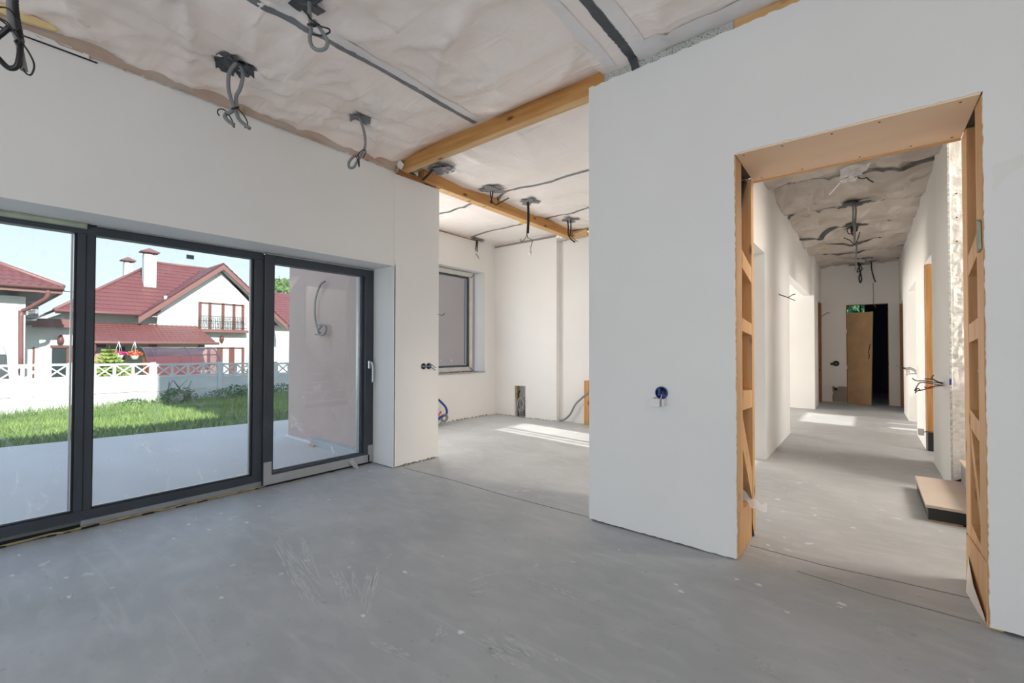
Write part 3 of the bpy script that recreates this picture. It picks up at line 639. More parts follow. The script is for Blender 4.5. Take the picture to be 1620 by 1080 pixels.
# ---- unseen remainder of the main room
m = MB(); m.box(-4.15, -3.0, -3.7, -3.58, 0, 3.22); m.box(1.6, 2.4, -3.7, -3.58, 0, 3.22); m.box(-3.0, 1.6, -3.7, -3.58, 0, 0.2); m.box(-3.0, 1.6, -3.7, -3.58, 2.5, 3.22)
m.build('wall_rear', PLASTER, **S)
m = MB(); m.box(2.3, 2.42, -3.6, 3.25, 0, 3.22)
m.build('wall_right', PLASTER, **S)

# ================================================================== TIMBER JAMBS OF THE OPENING
def jamb(name, x, sgn, front, back, blocks, diag, plinth_z, zt):
    # x: plane of the visible edges; sgn: direction into the wall
    t = empty(name, (x, 3.0, 0), **S); d = 0.045*sgn
    B('front_chord', (x, x+d, front[0], front[1], 0.0, zt), PINE_ZL, t, 0.002)
    B('back_chord', (x, x+0.16*sgn, back[0], back[1], 0.0, zt), PINE_ZL, t, 0.002)
    B('stud_behind', (x+0.055*sgn, x+0.15*sgn, back[0]-0.05, back[0]-0.002, 0.0, zt-0.15), PINE_Z, t)
    B('cavity_back', (x+0.165*sgn, x+0.175*sgn, front[0]+0.02, back[1], 0.0, zt), PINE_Z, t)
    for (ya, za, yb, zb, hh) in blocks:
        MB().prism([(x+0.002*sgn, ya, za), (x+0.002*sgn, yb, zb), (x+0.002*sgn, yb, zb-hh), (x+0.002*sgn, ya, za-hh*1.05)], (0.09*sgn, 0, 0)).build('web_block', PINE_ZL, t)
    for (ya, za, yb, zb, ww) in diag:
        MB().prism([(x+0.004*sgn, ya, za), (x+0.004*sgn, ya, za-ww), (x+0.004*sgn, yb, zb-ww), (x+0.004*sgn, yb, zb)], (0.04*sgn, 0, 0)).build('diagonal_web', PINE_ZL, t)
    MB().prism([(x-0.004*sgn, front[0]+0.004, 0.003), (x-0.004*sgn, back[1]-(0.14 if sgn < 0 else 0.0), 0.003), (x-0.004*sgn, back[1]-(0.14 if sgn < 0 else 0.02), plinth_z), (x-0.004*sgn, front[0]+0.004, plinth_z*1.12)], (0.03*sgn, 0, 0)).build('plinth_board', PINE_ZL, t)
    return t
j1 = jamb('trim_1', -0.578, -1, (2.774, 2.925), (3.215, 3.285), [(2.92, 1.80, 3.22, 1.725, .10), (2.92, 1.385, 3.22, 1.36, .075), (2.92, 0.945, 3.22, 0.93, .11)], [(2.92, 0.82, 3.22, 0.40, .19)], 0.235, 2.31)
j2 = jamb('trim_2', 0.400, 1, (2.774, 2.915), (3.150, 3.285), [(2.91, 1.74, 3.16, 1.66, .10), (2.91, 1.345, 3.16, 1.32, .09), (2.91, 0.865, 3.16, 0.90, .09), (2.91, 0.30, 3.16, .33, .12)], [(3.16, 0.83, 2.91, 0.44, .10)], 0.25, 2.31)
# things inside the cavities
MB().tube([(-0.60, 3.10, 2.25), (-0.60, 3.02, 2.15), (-0.61, 2.96, 1.95), (-0.62, 2.95, 1.8), (-0.66, 2.97, 1.6)], 0.022, 10).build('conduit_pipe', CABLE, label='thick black conduit curving inside the left timber jamb', category='conduit')
g = []
for j in range(60):
    z = 0.3 + j*1.9/59; row = []
    for i in range(6):
        t = i/5; row.append((-0.66 + 0.035*math.sin(t*3.1)+0.02*noise.noise(Vector((t*4, z*9, 0))), 2.94 + 0.05*t+0.02*noise.noise(Vector((0, z*6, 5))), z))
    g.append(row)
MB().sheet(g).build('foil_insulation', FOIL, j1)
g = []
for j in range(50):
    z = 0.35 + j*1.7/49; row = []
    for i in range(5):
        t = i/4; row.append((0.475 + 0.02*math.sin(t*3.1)+0.02*noise.noise(Vector((t*4, z*9, 0))), 2.93 + 0.03*t+0.012*noise.noise(Vector((0, z*6, 5))), z))
    g.append(row)
MB().sheet(g).build('foil_insulation', FOIL, j2)
for k in range(3):
    B('cut_block', (-0.70+0.0, -0.67, 3.02, 3.14, (1.75, 1.385, 0.95)[k], (1.83, 1.47, 1.04)[k]), PINE_D, j1)
for k in range(2):
    B('cut_block', (0.47, 0.51, 3.02, 3.11, (1.345, 0.87)[k], (1.47, .99)[k]), PINE_D, j2)
m = MB()
for k in range(5):
    y = 3.11+k*0.022; m.tube([(-0.592+.004*k, y, 0.0), (-0.592, y+.006*random.uniform(-1, 1), 0.1), (-0.60, y, 0.22), (-0.61-.01*k, y-.05, .33)], 0.009, 6)
m.build('floor_cables', CABLE, label='bunch of black cables rising at the foot of the left jamb', category='cables')
g = []
pth = catmull([Vector(p) for p in [(-0.591,2.912,0.443),(-0.586,2.932,0.349),(-0.561,2.978,0.289),(-0.527,3.058,0.241),(-0.487,3.128,0.211)]], 6)
for i, p in enumerate(pth):
    wd = 0.024 + 0.008*math.sin(i*0.9); g.append([tuple(p + Vector((0.0, 0.01*k, wd*k*0.9 + 0.006*math.sin(k*3+i)))) for k in (-1, -0.5, 0, 0.5, 1)])
MB().sheet(g).build('plastic_strip', FILM, label='strip of clear plastic film sticking out of the left jamb', category='plastic film')
MB().sheet([[(0.400, 2.79, 0.0), (0.385, 2.78, 0.06)], [(0.385, 2.95, 0.0), (0.38, 2.95, 0.10)], [(0.375, 3.12, 0.0), (0.388, 3.12, 0.14)], [(0.39, 3.2, 0.03), (0.395, 3.2, 0.16)]]).build('torn_membrane', MEMB2, label='scrap of torn white membrane at the foot of the right jamb', category='scrap')
MB().add([(0.42, 2.88, 1.05), (0.40, 2.93, 1.10), (0.41, 2.87, 1.14), (0.43, 2.84, 1.09), (0.40, 2.90, 1.09)], [(0, 1, 4), (1, 2, 4), (2, 3, 4), (3, 0, 4)]).build('foil_scrap', WHITEP, j2)
MB().prism([(0.398, 2.79, 1.64), (0.398, 2.84, 1.63), (0.398, 2.86, 1.70), (0.398, 2.83, 1.74), (0.398, 2.85, 1.78), (0.398, 2.80, 1.76)], (-0.008, 0, 0)).build('foam_smear', GFOAM, j2)
# lintel board
t3 = empty('trim_3', (-0.09, 3.0, 2.3), **S)
B('lintel_board', (-0.576, 0.398, 2.765, 3.285, 2.310, 2.322), LINTEL, t3)
B('lintel_edge', (-0.576, 0.398, 3.280, 3.290, 2.300, 2.322), PINE_L, t3)
m = MB()
for x, y in ((-0.54, 2.80), (-0.35, 2.80), (-0.13, 2.80), (0.06, 2.80), (0.34, 2.80), (-0.52, 3.24), (-0.30, 3.24), (-0.02, 3.24), (0.2, 3.24), (0.36, 3.24)):
    m.cyl((x, y, 2.3105), (x, y, 2.3085), 0.005, 8)
m.build('screw_head', SCREW, t3, kind='stuff')
# torn film hanging from the lintel
g = []
for i, p in enumerate(catmull([Vector(q) for q in [(-0.039,3.33,2.293),(-0.061,3.33,2.241),(-0.082,3.33,2.208)]], 5)):
    wd = 0.075 - 0.004*i; g.append([tuple(p + Vector((wd*k, 0.01*math.sin(k*5+i), 0.01*math.cos(k*4+i*2)))) for k in (-1, -.6, -.2, .2, .6, 1)])
h1 = MB().sheet(g).build('hanging_film', FILM, label='torn clear film dangling behind the corridor lintel', category='plastic film')
MB().tube([(-0.082,3.33,2.243),(-0.119,3.33,2.205),(-0.147,3.33,2.173),(-0.169,3.33,2.147)], 0.004, 6).build('film_strand', WHITEP, h1)

# ================================================================== TERRACE GLAZING (window_1 + door_5)
XF = -4.05
w1 = empty('window_1', (XF, 0, 0), **S)
def bx(n, x0, x1, y0, y1, z0, z1, mm, p, bev=0.002): return B(n, (x0, x1, y0, y1, z0, z1), mm, p, bev)
bx('top_rail', XF-0.08, XF, -3.2, 1.622, 1.955, 2.012, FRAME, w1)
bx('bottom_rail', XF-0.08, XF, -3.2, 1.622, 0.055, 0.118, FRAME, w1)
bx('mullion', XF-0.08, XF, 0.468, 0.553, 0.118, 1.955, FRAME, w1)
bx('mullion', XF-0.08, XF, -1.25, -1.165, 0.118, 1.955, FRAME, w1)
bx('mullion', XF-0.08, XF, 1.548, 1.622, 0.118, 1.955, FRAME, w1)
bx('mullion_groove', XF-0.001, XF+0.002, 0.508, 0.513, 0.12, 1.95, RUBBER, w1, 0)
for (a, b) in ((-3.1, -1.25), (-1.165, 0.468), (0.553, 1.548)):
    bx('pane', XF-0.05, XF-0.044, a, b, 0.118, 1.955, GLASS, w1, 0)
    m = MB(); m.box(XF-0.043, XF-0.012, a, b, 0.112, 0.126); m.box(XF-0.043, XF-0.012, b-0.012, b, 0.126, 1.955); m.box(XF-0.043, XF-0.012, a, a+0.006, .126, 1.955)
    m.build('gasket', RUBBER, w1)
    m = MB(); m.box(XF-0.043, XF-0.03, a+.006, b-.012, 0.126, 0.131); m.box(XF-0.043, XF-0.028, b-0.026, b-0.016, 0.126, 1.952)
    m.build('spacer_bar', ALU, w1)
bx('head_strip', XF-0.03, XF+0.02, 0.56, 1.62, 2.012, 2.022, ALU_D, w1, 0)
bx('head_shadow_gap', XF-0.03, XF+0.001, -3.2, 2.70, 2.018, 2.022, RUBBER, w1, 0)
bx('packing_strip', XF-0.05, XF-0.006, 0.505, 1.622, 0.012, 0.055, ALU_D, w1)
m = MB(); a_ = []
for i in range(61):
    y = -1.2 + i*(0.51+1.2)/60; a_.append((y, 0.018*noise.noise(Vector((y*1.3, 0, 0)))))
m.tube([(XF+0.012, y, 2.002+0.3*q) for y, q in a_][::3], 0.020, 10, sub=3); m.build('foam_bead', GFOAM, w1)
m = MB(); pts = []
for i in range(90):
    y = -3.1 + i*4.75/89; pts.append((XF+0.004+0.006*random.uniform(-1, 1), y, 0.010+0.004*random.uniform(-1, 1)))
m.tube(pts, 0.0075, 6, sub=1); m.build('foam_line', FOAM, w1)
m = MB()
for i in range(60):
    y = -3.0+i*0.095+random.uniform(-.03, .03)
    if random.random() < .5: m.box(XF+0.002, XF+0.016, y, y+random.uniform(.02, .09), 0.001, random.uniform(.006, .016))
m.build('sealing_debris', RUBBER, w1, kind='stuff')
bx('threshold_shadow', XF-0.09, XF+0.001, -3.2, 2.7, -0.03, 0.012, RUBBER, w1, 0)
bx('outer_sill', XF-0.16, XF-0.08, -3.2, 2.7, -0.05, 0.055, ALU_D, w1, 0)
MB().box(XF-0.043, XF-0.041, 1.076, 1.125, 1.887, 1.919).build('pane_mark', mat('grey_mark', (0.12, 0.17, 0.18), 0.6), w1)  # small dark rectangle on the pane
# sliding / hinged terrace door
d5 = empty('door_5', (XF, 2.16, 0), **S)
DX = XF+0.022
m = MB(); m.box(DX-0.09, DX, 1.624, 1.705, 0.02, 2.005); m.box(DX-0.09, DX, 2.600, 2.697, 0.02, 2.005); m.box(DX-0.09, DX, 1.705, 2.600, 1.935, 2.005); m.box(DX-0.09, DX, 1.705, 2.600, 0.02, 0.118)
m.build('sash_frame', FRAME, d5, 0.003)
bx('pane', XF-0.05, XF-0.044, 1.705, 2.600, 0.118, 1.935, GLASS, d5, 0)
m = MB(); m.box(XF-0.043, XF-0.01, 2.575, 2.600, 0.118, 1.935); m.box(XF-0.043, XF-0.01, 1.705, 2.575, 0.112, 0.124); m.build('gasket', FRAME, d5)
m = MB(); m.box(XF-0.043, XF-0.02, 2.548, 2.560, 0.124, 1.93); m.box(XF-0.043, XF-0.03, 1.71, 2.56, 0.124, 0.129); m.box(XF-.043, XF-.035, 2.537, 2.541, .124, 1.93); m.build('spacer_bar', ALU, d5)
bx('head_cover', XF+0.0, XF+0.035, 1.63, 2.690, 2.004, 2.019, ALU_D, d5)
m = MB(); m.box(DX, DX+0.004, 1.626, 1.690, 0.02, 0.215); m.box(DX, DX+0.004, 1.690, 2.655, 0.02, 0.096); m.box(DX, DX+0.004, 2.640, 2.697, 0.02, 0.19)
m.build('protective_tape', TAPEMASK, d5)
MB().sheet([[(DX+0.004, 2.42, 0.07), (DX+0.004, 2.47, 0.085)], [(DX+0.03, 2.44, 0.03), (DX+0.035, 2.49, 0.04)], [(DX+0.085, 2.45, 0.002), (DX+0.095, 2.48, 0.002)]]).build('loose_tape_end', TAPEMASK, d5)
m = MB(); m.box(DX, DX+0.010, 2.635, 2.660, 0.985, 1.065); hd = m.build('handle_plate', ALU, d5, 0.003)
m = MB(); m.cyl((DX+0.008, 2.648, 1.045), (DX+0.045, 2.648, 1.045), 0.009, 10); m.tube([(DX+0.042, 2.648, 1.052), (DX+0.048, 2.655, 1.02), (DX+0.048, 2.66, 0.95), (DX+0.046, 2.66, 0.845)], 0.0105, 10)
m.build('handle', mat('pale_metal_handle', (0.62, 0.64, 0.66), 0.35, metal=0.4), d5)
bx('frame_gap', XF-0.08, XF+0.012, 2.697, 2.706, 0.02, 2.01, GYPS, d5, 0)

# ================================================================== CABLES HANGING FROM CEILINGS
def patch(c, fz, w_, l_, rot, parent, m_=TAPE_D, n=3, name='tape_patch'):
    mb = MB()
    for q in range(n):
        a = rot + random.uniform(-.7, .7) + (q*1.3); cx = c[0]+random.uniform(-.3, .3)*w_; cy = c[1]+random.uniform(-.3, .3)*w_
        z0 = fz(c[0], c[1]) - 0.012 - 0.004*q; g_ = []
        for i in range(5):
            row = []
            for j in range(4):
                u = (i/4-.5)*l_; v = (j/3-.5)*w_*random.uniform(.8, 1.1)
                x = cx+u*math.cos(a)-v*math.sin(a); y = cy+u*math.sin(a)+v*math.cos(a)
                row.append((x, y, min(z0, fz(x, y)-0.006) + random.uniform(-.008, .004)))
            g_.append(row)
        mb.sheet(g_, False)
    return mb.build(name, m_, parent)
G1 = 'bundles of cable hanging from the main room ceiling'
# 1: far left bundle
a1 = (-2.86,0.112,3.1)
t = thing('hanging_cable', a1, 'thick grey conduit with black cable coil hanging at the far left edge of the photo', 'cable', G1)
patch(a1, zmain, 0.09, 0.2, 0.3, t)
MB().tube([(-2.858,0.107,3.094),(-2.866,0.105,2.857),(-2.865,0.109,2.694),(-2.862,0.113,2.626),(-2.847,0.126,2.558),(-2.835,0.136,2.509),(-2.827,0.144,2.449),(-2.819,0.152,2.392)], 0.0125, 10, ribs=1, sub=12).build('conduit', CONDUIT, t)
MB().tube([(-2.813,0.118,3.074),(-2.811,0.124,2.813),(-2.816,0.123,2.678),(-2.81,0.129,2.598),(-2.799,0.14,2.512),(-2.799,0.14,2.495),(-2.803,0.137,2.436),(-2.814,0.13,2.396),(-2.837,0.111,2.388),(-2.864,0.089,2.417),(-2.889,0.068,2.463),(-2.88,0.074,2.511),(-2.859,0.091,2.538),(-2.838,0.107,2.56)], 0.011, 10, ribs=1, sub=12).build('conduit', CABLE, t)
MB().tube([(-2.779,0.129,2.556),(-2.795,0.115,2.609),(-2.82,0.095,2.631),(-2.849,0.072,2.628),(-2.853,0.069,2.596),(-2.824,0.092,2.569),(-2.808,0.106,2.551),(-2.787,0.123,2.535),(-2.775,0.133,2.543),(-2.772,0.134,2.562),(-2.783,0.126,2.583)], 0.0035, 6).build('wire', CABLE, t)
MB().tube([(-2.842,0.065,2.596),(-2.817,0.085,2.575),(-2.797,0.102,2.559),(-2.768,0.126,2.506),(-2.752,0.139,2.48),(-2.732,0.156,2.443),(-2.715,0.17,2.403),(-2.711,0.174,2.374),(-2.72,0.168,2.345),(-2.732,0.158,2.342),(-2.745,0.148,2.358),(-2.747,0.146,2.369)], 0.0034, 6).build('wire', CABLE, t)
MB().tube([(-2.773,0.123,2.48),(-2.749,0.129,2.463),(-2.752,0.139,2.48),(-2.811,0.142,2.519),(-2.826,0.13,2.513),(-2.773,0.123,2.48)], 0.005, 6).build('cable_tie', CABLE, t)
# 2
a2 = (-3.224,1.093,3.1)
t = thing('hanging_cable', a2, 'grey conduit loop hung from dark tape above the glazing, second from left', 'cable', G1)
patch(a2, zmain, 0.08, 0.22, 0.9, t, n=4)
MB().tube([(-3.212,1.104,3.075),(-3.244,1.079,3.017),(-3.255,1.072,2.95),(-3.249,1.078,2.867),(-3.227,1.097,2.784),(-3.214,1.108,2.743),(-3.202,1.119,2.701),(-3.176,1.14,2.668),(-3.147,1.164,2.639)], 0.0125, 10, ribs=1, sub=10).build('conduit', CONDUIT, t)
MB().tube([(-3.238,1.12,3.095),(-3.219,1.137,3.053),(-3.213,1.143,2.994),(-3.227,1.133,2.918),(-3.247,1.118,2.868),(-3.239,1.113,2.795),(-3.24,1.087,2.747),(-3.266,1.067,2.735),(-3.25,1.054,2.703),(-3.231,1.07,2.674),(-3.206,1.091,2.654)], 0.0125, 10, ribs=1, sub=10).build('conduit', CONDUIT, t)
MB().tube([(-3.224,1.1,2.755),(-3.208,1.113,2.768),(-3.182,1.134,2.735),(-3.16,1.153,2.685),(-3.16,1.153,2.656),(-3.173,1.143,2.643)], 0.004, 6).build('wire', CABLE, t)
MB().tube([(-3.302,1.038,2.722),(-3.311,1.03,2.743),(-3.305,1.035,2.763),(-3.282,1.053,2.764),(-3.26,1.072,2.739),(-3.237,1.09,2.693),(-3.225,1.101,2.647),(-3.234,1.094,2.656),(-3.244,1.085,2.676)], 0.004, 6).build('wire', CABLE, t)
MB().tube([(-3.203,1.078,2.752),(-3.179,1.085,2.75),(-3.179,1.11,2.769)], 0.0065, 6).build('cable_tie', CABLE, t)
MB().tube([(-3.153,1.151,3.059),(-3.188,1.148,3.088),(-3.214,1.127,3.092)], 0.014, 6).build('tape_curl', TAPE_D, t)
# 3
t = thing('hanging_cable', (-2.323,1.138,3.1), 'grey conduit loop with black ties hanging in front of the long ceiling seam tape', 'cable', G1)
patch((-2.323,1.138,3.1), zmain, 0.08, 0.2, 0.4, t)
MB().tube([(-2.32,1.14,3.107),(-2.318,1.143,3.049),(-2.316,1.145,2.998),(-2.314,1.148,2.951),(-2.312,1.151,2.903),(-2.317,1.147,2.862),(-2.31,1.154,2.822),(-2.291,1.169,2.801),(-2.267,1.188,2.798),(-2.249,1.203,2.812),(-2.243,1.207,2.842),(-2.259,1.194,2.883),(-2.277,1.178,2.92),(-2.298,1.161,2.954)], 0.0105, 10, ribs=1, sub=12).build('conduit', CONDUIT, t)
MB().tube([(-2.323,1.114,2.996),(-2.307,1.127,2.976),(-2.284,1.133,2.942),(-2.264,1.15,2.922),(-2.24,1.17,2.902),(-2.221,1.198,2.899),(-2.232,1.215,2.897),(-2.258,1.207,2.89),(-2.287,1.184,2.883),(-2.321,1.156,2.89)], 0.0045, 6).build('wire', CABLE, t)
MB().tube([(-2.324,1.14,2.934),(-2.282,1.136,2.915),(-2.26,1.166,2.919),(-2.301,1.184,2.942),(-2.341,1.165,2.949),(-2.324,1.14,2.934)], 0.006, 6).build('cable_tie', CABLE, t)
# 4
a4 = (-3.191,2.001,3.1)
t = thing('hanging_cable', a4, 'thin grey cable with small loop hanging from tape nearest the beam end', 'cable', G1)
patch(a4, zmain, 0.06, 0.16, 0.8, t, m_=TAPE, n=3)
MB().tube([(-3.203,1.991,3.09),(-3.187,2.005,3.038),(-3.168,2.022,2.956),(-3.16,2.029,2.869),(-3.169,2.024,2.807),(-3.185,2.011,2.766),(-3.21,1.993,2.72),(-3.234,1.974,2.668),(-3.262,1.952,2.663),(-3.266,1.948,2.704),(-3.242,1.967,2.746),(-3.209,1.992,2.771)], 0.0115, 10, ribs=1, sub=10).build('conduit', CONDUIT, t)
MB().tube([(-3.183,1.976,2.748),(-3.162,1.991,2.784),(-3.138,2.01,2.794),(-3.14,2.022,2.778),(-3.16,2.007,2.732)], 0.004, 6).tube([(-3.182,1.975,2.758),(-3.175,1.983,2.702),(-3.175,1.983,2.656),(-3.174,1.971,2.703),(-3.195,1.966,2.743)], 0.004, 6).build('wire', CABLE, t)
# kitchen
G2 = 'cables hanging from the kitchen ceiling'
t = thing('hanging_cable', (-3.456,3.134,3.1), 'black cable bent from grey tape down onto the pier top', 'cable', G2)
patch((-3.446,3.142,3.1), zkit, 0.12, 0.26, 0.2, t, m_=TAPE, n=4)
MB().tube([(-3.472,3.122,3.093),(-3.503,3.097,3.1),(-3.539,3.068,3.067),(-3.576,3.039,3.013),(-3.607,3.015,2.974),(-3.612,3.011,2.96)], 0.013, 8).build('cable', CABLE, t)
MB().tube([(-3.70, 3.02, 2.97), (-3.70, 2.95, 3.02), (-3.71, 2.86, 3.0), (-3.72, 2.86, 2.96)], 0.016, 8).build('cable', CABLE, t)
t = thing('hanging_cable', (-3.464,3.925,3.1), 'pair of black wires hanging just above the kitchen beam, left of the long cable', 'cable', G2)
patch((-3.444,3.915,3.1), zkit, 0.12, 0.24, 0.3, t, m_=TAPE, n=4)
MB().tube([(-3.476,3.916,3.085),(-3.476,3.917,3.025),(-3.465,3.927,2.964),(-3.453,3.937,2.927),(-3.424,3.961,2.904),(-3.383,3.994,2.935),(-3.306,4.054,2.987)], 0.007, 6).tube([(-3.452,3.935,3.085),(-3.458,3.931,3.01),(-3.471,3.923,2.949),(-3.465,3.928,2.919)], 0.007, 6).tube([(-3.417,3.964,3.002),(-3.406,3.975,2.95),(-3.418,3.966,2.904),(-3.447,3.942,2.919)], 0.005, 6).build('wire', CABLE, t)
t = thing('hanging_cable', (-3.369,4.516,3.1), 'longest black cable with splayed wires and clear bulb holder below the kitchen ceiling', 'cable', G2)
patch((-3.35,4.531,3.1), zkit, 0.09, 0.26, 0.1, t, m_=TAPE, n=3)
MB().tube([(-3.375,4.511,3.092),(-3.37,4.518,2.987),(-3.371,4.52,2.824),(-3.379,4.517,2.67)], 0.010, 8).tube([(-3.363,4.522,3.092),(-3.358,4.529,2.905),(-3.366,4.527,2.67)], 0.008, 8).build('cable', CABLE, t)
MB().tube([(-3.379,4.517,2.67),(-3.398,4.502,2.605),(-3.436,4.472,2.565),(-3.449,4.462,2.597)], 0.004, 6).tube([(-3.379,4.517,2.67),(-3.373,4.523,2.614),(-3.329,4.558,2.581),(-3.342,4.549,2.5),(-3.349,4.545,2.468)], 0.004, 6).build('wire', CABLE, t)
MB().cyl((-3.348,4.544,2.492), (-3.349,4.545,2.435), 0.016, 10).cyl((-3.349,4.545,2.435), (-3.352,4.544,2.395), 0.026, 12, 0.014).build('bulb_holder', WHITEP, t)
t = thing('hanging_cable', (-3.409,5.585,3.1), 'black wires hanging at the far end of the kitchen beam beside the white wall', 'cable', G2)
patch((-3.409,5.585,3.1), zkit, 0.08, 0.26, 0.0, t, m_=TAPE, n=3)
MB().tube([(-3.424,5.574,3.091),(-3.417,5.581,2.979),(-3.418,5.582,2.885),(-3.39,5.607,2.811),(-3.339,5.648,2.764)], 0.011, 8).tube([(-3.387,5.603,3.091),(-3.388,5.605,2.96),(-3.404,5.595,2.829)], 0.009, 8).tube([(-3.389,5.606,2.867),(-3.353,5.636,2.811),(-3.31,5.671,2.773)], 0.005, 6).build('wire', CABLE, t)
t = thing('hanging_cable', (-5.295,5.588,3.1), 'short tangled black wires hanging in front of the kitchen window wall', 'cable', G2)
patch((-5.3,5.642,3.1), zkit, 0.1, 0.3, 0.1, t, m_=TAPE, n=3)
MB().tube([(-5.287,5.595,3.078),(-5.296,5.59,2.968),(-5.314,5.577,2.857),(-5.315,5.578,2.813)], 0.010, 8).tube([(-5.27,5.609,3.078),(-5.279,5.604,2.946),(-5.28,5.605,2.879)], 0.008, 8).tube([(-5.339,5.556,2.945),(-5.305,5.584,2.912),(-5.315,5.578,2.835),(-5.34,5.557,2.824)], 0.005, 6).tube([(-5.314,5.577,2.857),(-5.28,5.606,2.813),(-5.255,5.627,2.758)], 0.005, 6).build('wire', CABLE, t)
# corridor
G3 = 'cables hanging from the corridor ceiling'
t = thing('hanging_cable', (-0.097,6.935,3.1), 'long grey conduit with black wire ends, nearest one under the corridor ceiling', 'cable', G3)
patch((-0.097,6.935,3.1), zcor, 0.12, 0.26, 0.1, t, n=4)
MB().tube([(-0.103,6.93,3.084),(-0.111,6.927,2.942),(-0.112,6.929,2.785),(-0.107,6.936,2.628),(-0.102,6.942,2.517)], 0.011, 8, ribs=1, sub=10).tube([(-0.091,6.94,3.084),(-0.086,6.947,2.903),(-0.093,6.944,2.785),(-0.101,6.942,2.549)], 0.011, 8, ribs=1, sub=10).build('conduit', CONDUIT, t)
MB().tube([(-0.149,6.9,2.714),(-0.174,6.881,2.683),(-0.156,6.896,2.627),(-0.125,6.921,2.651),(-0.112,6.929,2.746),(-0.106,6.934,2.785)], 0.005, 6).tube([(-0.206,6.858,2.58),(-0.151,6.902,2.549),(-0.102,6.942,2.502),(-0.071,6.966,2.565),(-0.051,6.98,2.651)], 0.005, 6).build('wire', CABLE, t)
t = thing('hanging_cable', (-0.118,8.235,3.1), 'black looped cable from grey tape, second along the corridor ceiling', 'cable', G3)
patch((-0.118,8.235,3.1), zcor, 0.1, 0.32, 0.1, t, n=3)
MB().tube([(-0.133,8.224,3.081),(-0.148,8.213,3.006),(-0.156,8.208,2.932),(-0.134,8.227,2.876),(-0.112,8.243,2.969),(-0.111,8.242,3.072)], 0.010, 8).tube([(-0.104,8.247,3.081),(-0.09,8.26,3.007),(-0.097,8.255,2.932)], 0.010, 8).build('cable', CABLE, t)
t = thing('hanging_cable', (-0.117,9.799,3.1), 'thin grey conduit hanging straight down midway along the corridor', 'cable', G3)
MB().tube([(-0.108,9.806,3.078),(-0.118,9.801,2.934),(-0.128,9.796,2.767),(-0.13,9.799,2.568)], 0.012, 8).build('conduit', CONDUIT, t)
t = thing('hanging_cable', (-0.037,11.325,3.1), 'bent grey cable under dark tape towards the corridor end', 'cable', G3)
patch((-0.027,11.333,3.1), zcor, 0.1, 0.3, 0.2, t, n=3)
MB().tube([(-0.027,11.333,3.087),(0.002,11.358,3.024),(0.011,11.367,2.909)], 0.014, 8).build('cable', CONDUIT, t)
t = thing('hanging_cable', (-0.094,12.097,3.1), 'black hooked cable tangle hanging farthest along the corridor', 'cable', G3)
patch((-0.085,12.282,3.1), zcor, 0.1, 0.36, 0.0, t, n=2)
MB().tube([(-0.126,12.072,3.059),(-0.095,12.1,2.923),(-0.075,12.118,2.786),(-0.065,12.128,2.691),(-0.087,12.112,2.623),(-0.108,12.094,2.718),(-0.085,12.109,2.827)], 0.013, 8).tube([(-0.084,12.107,3.018),(-0.138,12.066,2.854),(-0.053,12.134,2.909),(-0.095,12.098,3.018)], 0.010, 8).build('cable', CABLE, t)
t = thing('hanging_cable', (0.109,12.345,3.1), 'dark grey cable hanging alone near the top right of the corridor end wall', 'cable', G3)
MB().tube([(0.326,12.198,3.145),(0.17,12.138,3.101),(0.108,12.216,3.094),(0.106,12.219,2.917),(0.137,12.246,2.74),(0.168,12.273,2.632)], 0.012, 8).build('cable', CABLE, t)
t = thing('wire_loop', (-0.014,6.268,3.1), 'thin black wire loop close behind the corridor lintel', 'wire')
MB().tube([(-0.083,6.053,3.1),(-0.04,6.088,3.052),(0.003,6.122,3.052),(0.03,6.143,3.093),(-0.008,6.113,3.114),(-0.061,6.07,3.107)], 0.006, 6).tube([(0.014,6.13,3.107),(0.019,6.135,3.059),(0.051,6.161,3.025),(0.077,6.183,3.011)], 0.006, 6).build('wire', CABLE, t)
t = thing('pull_cord', (0.125,12.2,2.614), 'thin pale cord hanging down the end wall above the dark doorway', 'cord')
MB().tube([(0.125,12.2,2.614),(0.133,12.2,2.369),(0.132,12.2,2.165),(0.173,12.2,2.082)], 0.006, 6).build('cord', CONDUIT, t)

# ================================================================== SOCKETS AND WALL WIRES
def ring(mb, c, axis, r, dpt):
    a = Vector(c); b = a + Vector(axis)*dpt
    return mb.cyl(a, b, r, 20)
s = (-1.005,2.76,0.921)
t = thing('socket_box', (s[0], 2.76, s[2]), 'blue socket box with loose white cover on the white wall left of the opening', 'socket')
m = MB(); m.cyl((s[0], 2.757, s[2]), (s[0], 2.772, s[2]), 0.036, 20); m.build('back_box', RUBBER, t)
m = MB()
for k in range(20):
    a = k*2*math.pi/20; q = (k+1)*2*math.pi/20
    m.bar((s[0]+.036*math.cos(a), 2.753, s[2]+.036*math.sin(a)), (s[0]+.036*math.cos(q), 2.753, s[2]+.036*math.sin(q)), 0.006, 0.012, (0, 1, 0))
m.box(s[0]-.022, s[0]-.004, 2.748, 2.757, s[2]-.02, s[2]+.028); m.box(s[0]+.006, s[0]+.028, 2.746, 2.757, s[2]-.028, s[2]-.004)
m.build('blue_ring', BLUEP, t)
m = MB(); cx, cz = s[0]-0.004, s[2]-0.058
for q in (((-.037, -.03), (.037, .03)),):
    m.box(cx-.038, cx+.012, 2.69, 2.757, cz-.026, cz-.020); m.box(cx-.038, cx-.033, 2.69, 2.757, cz-.026, cz+.026); m.box(cx+.010, cx+.014, 2.69, 2.757, cz-.026, cz+.022); m.box(cx-.038, cx+.014, 2.688, 2.692, cz-.026, cz+.026)
m.box(cx+.024, cx+.036, 2.70, 2.757, cz-.022, cz+.024)
m.build('loose_cover', WHITEP, t, 0.001)
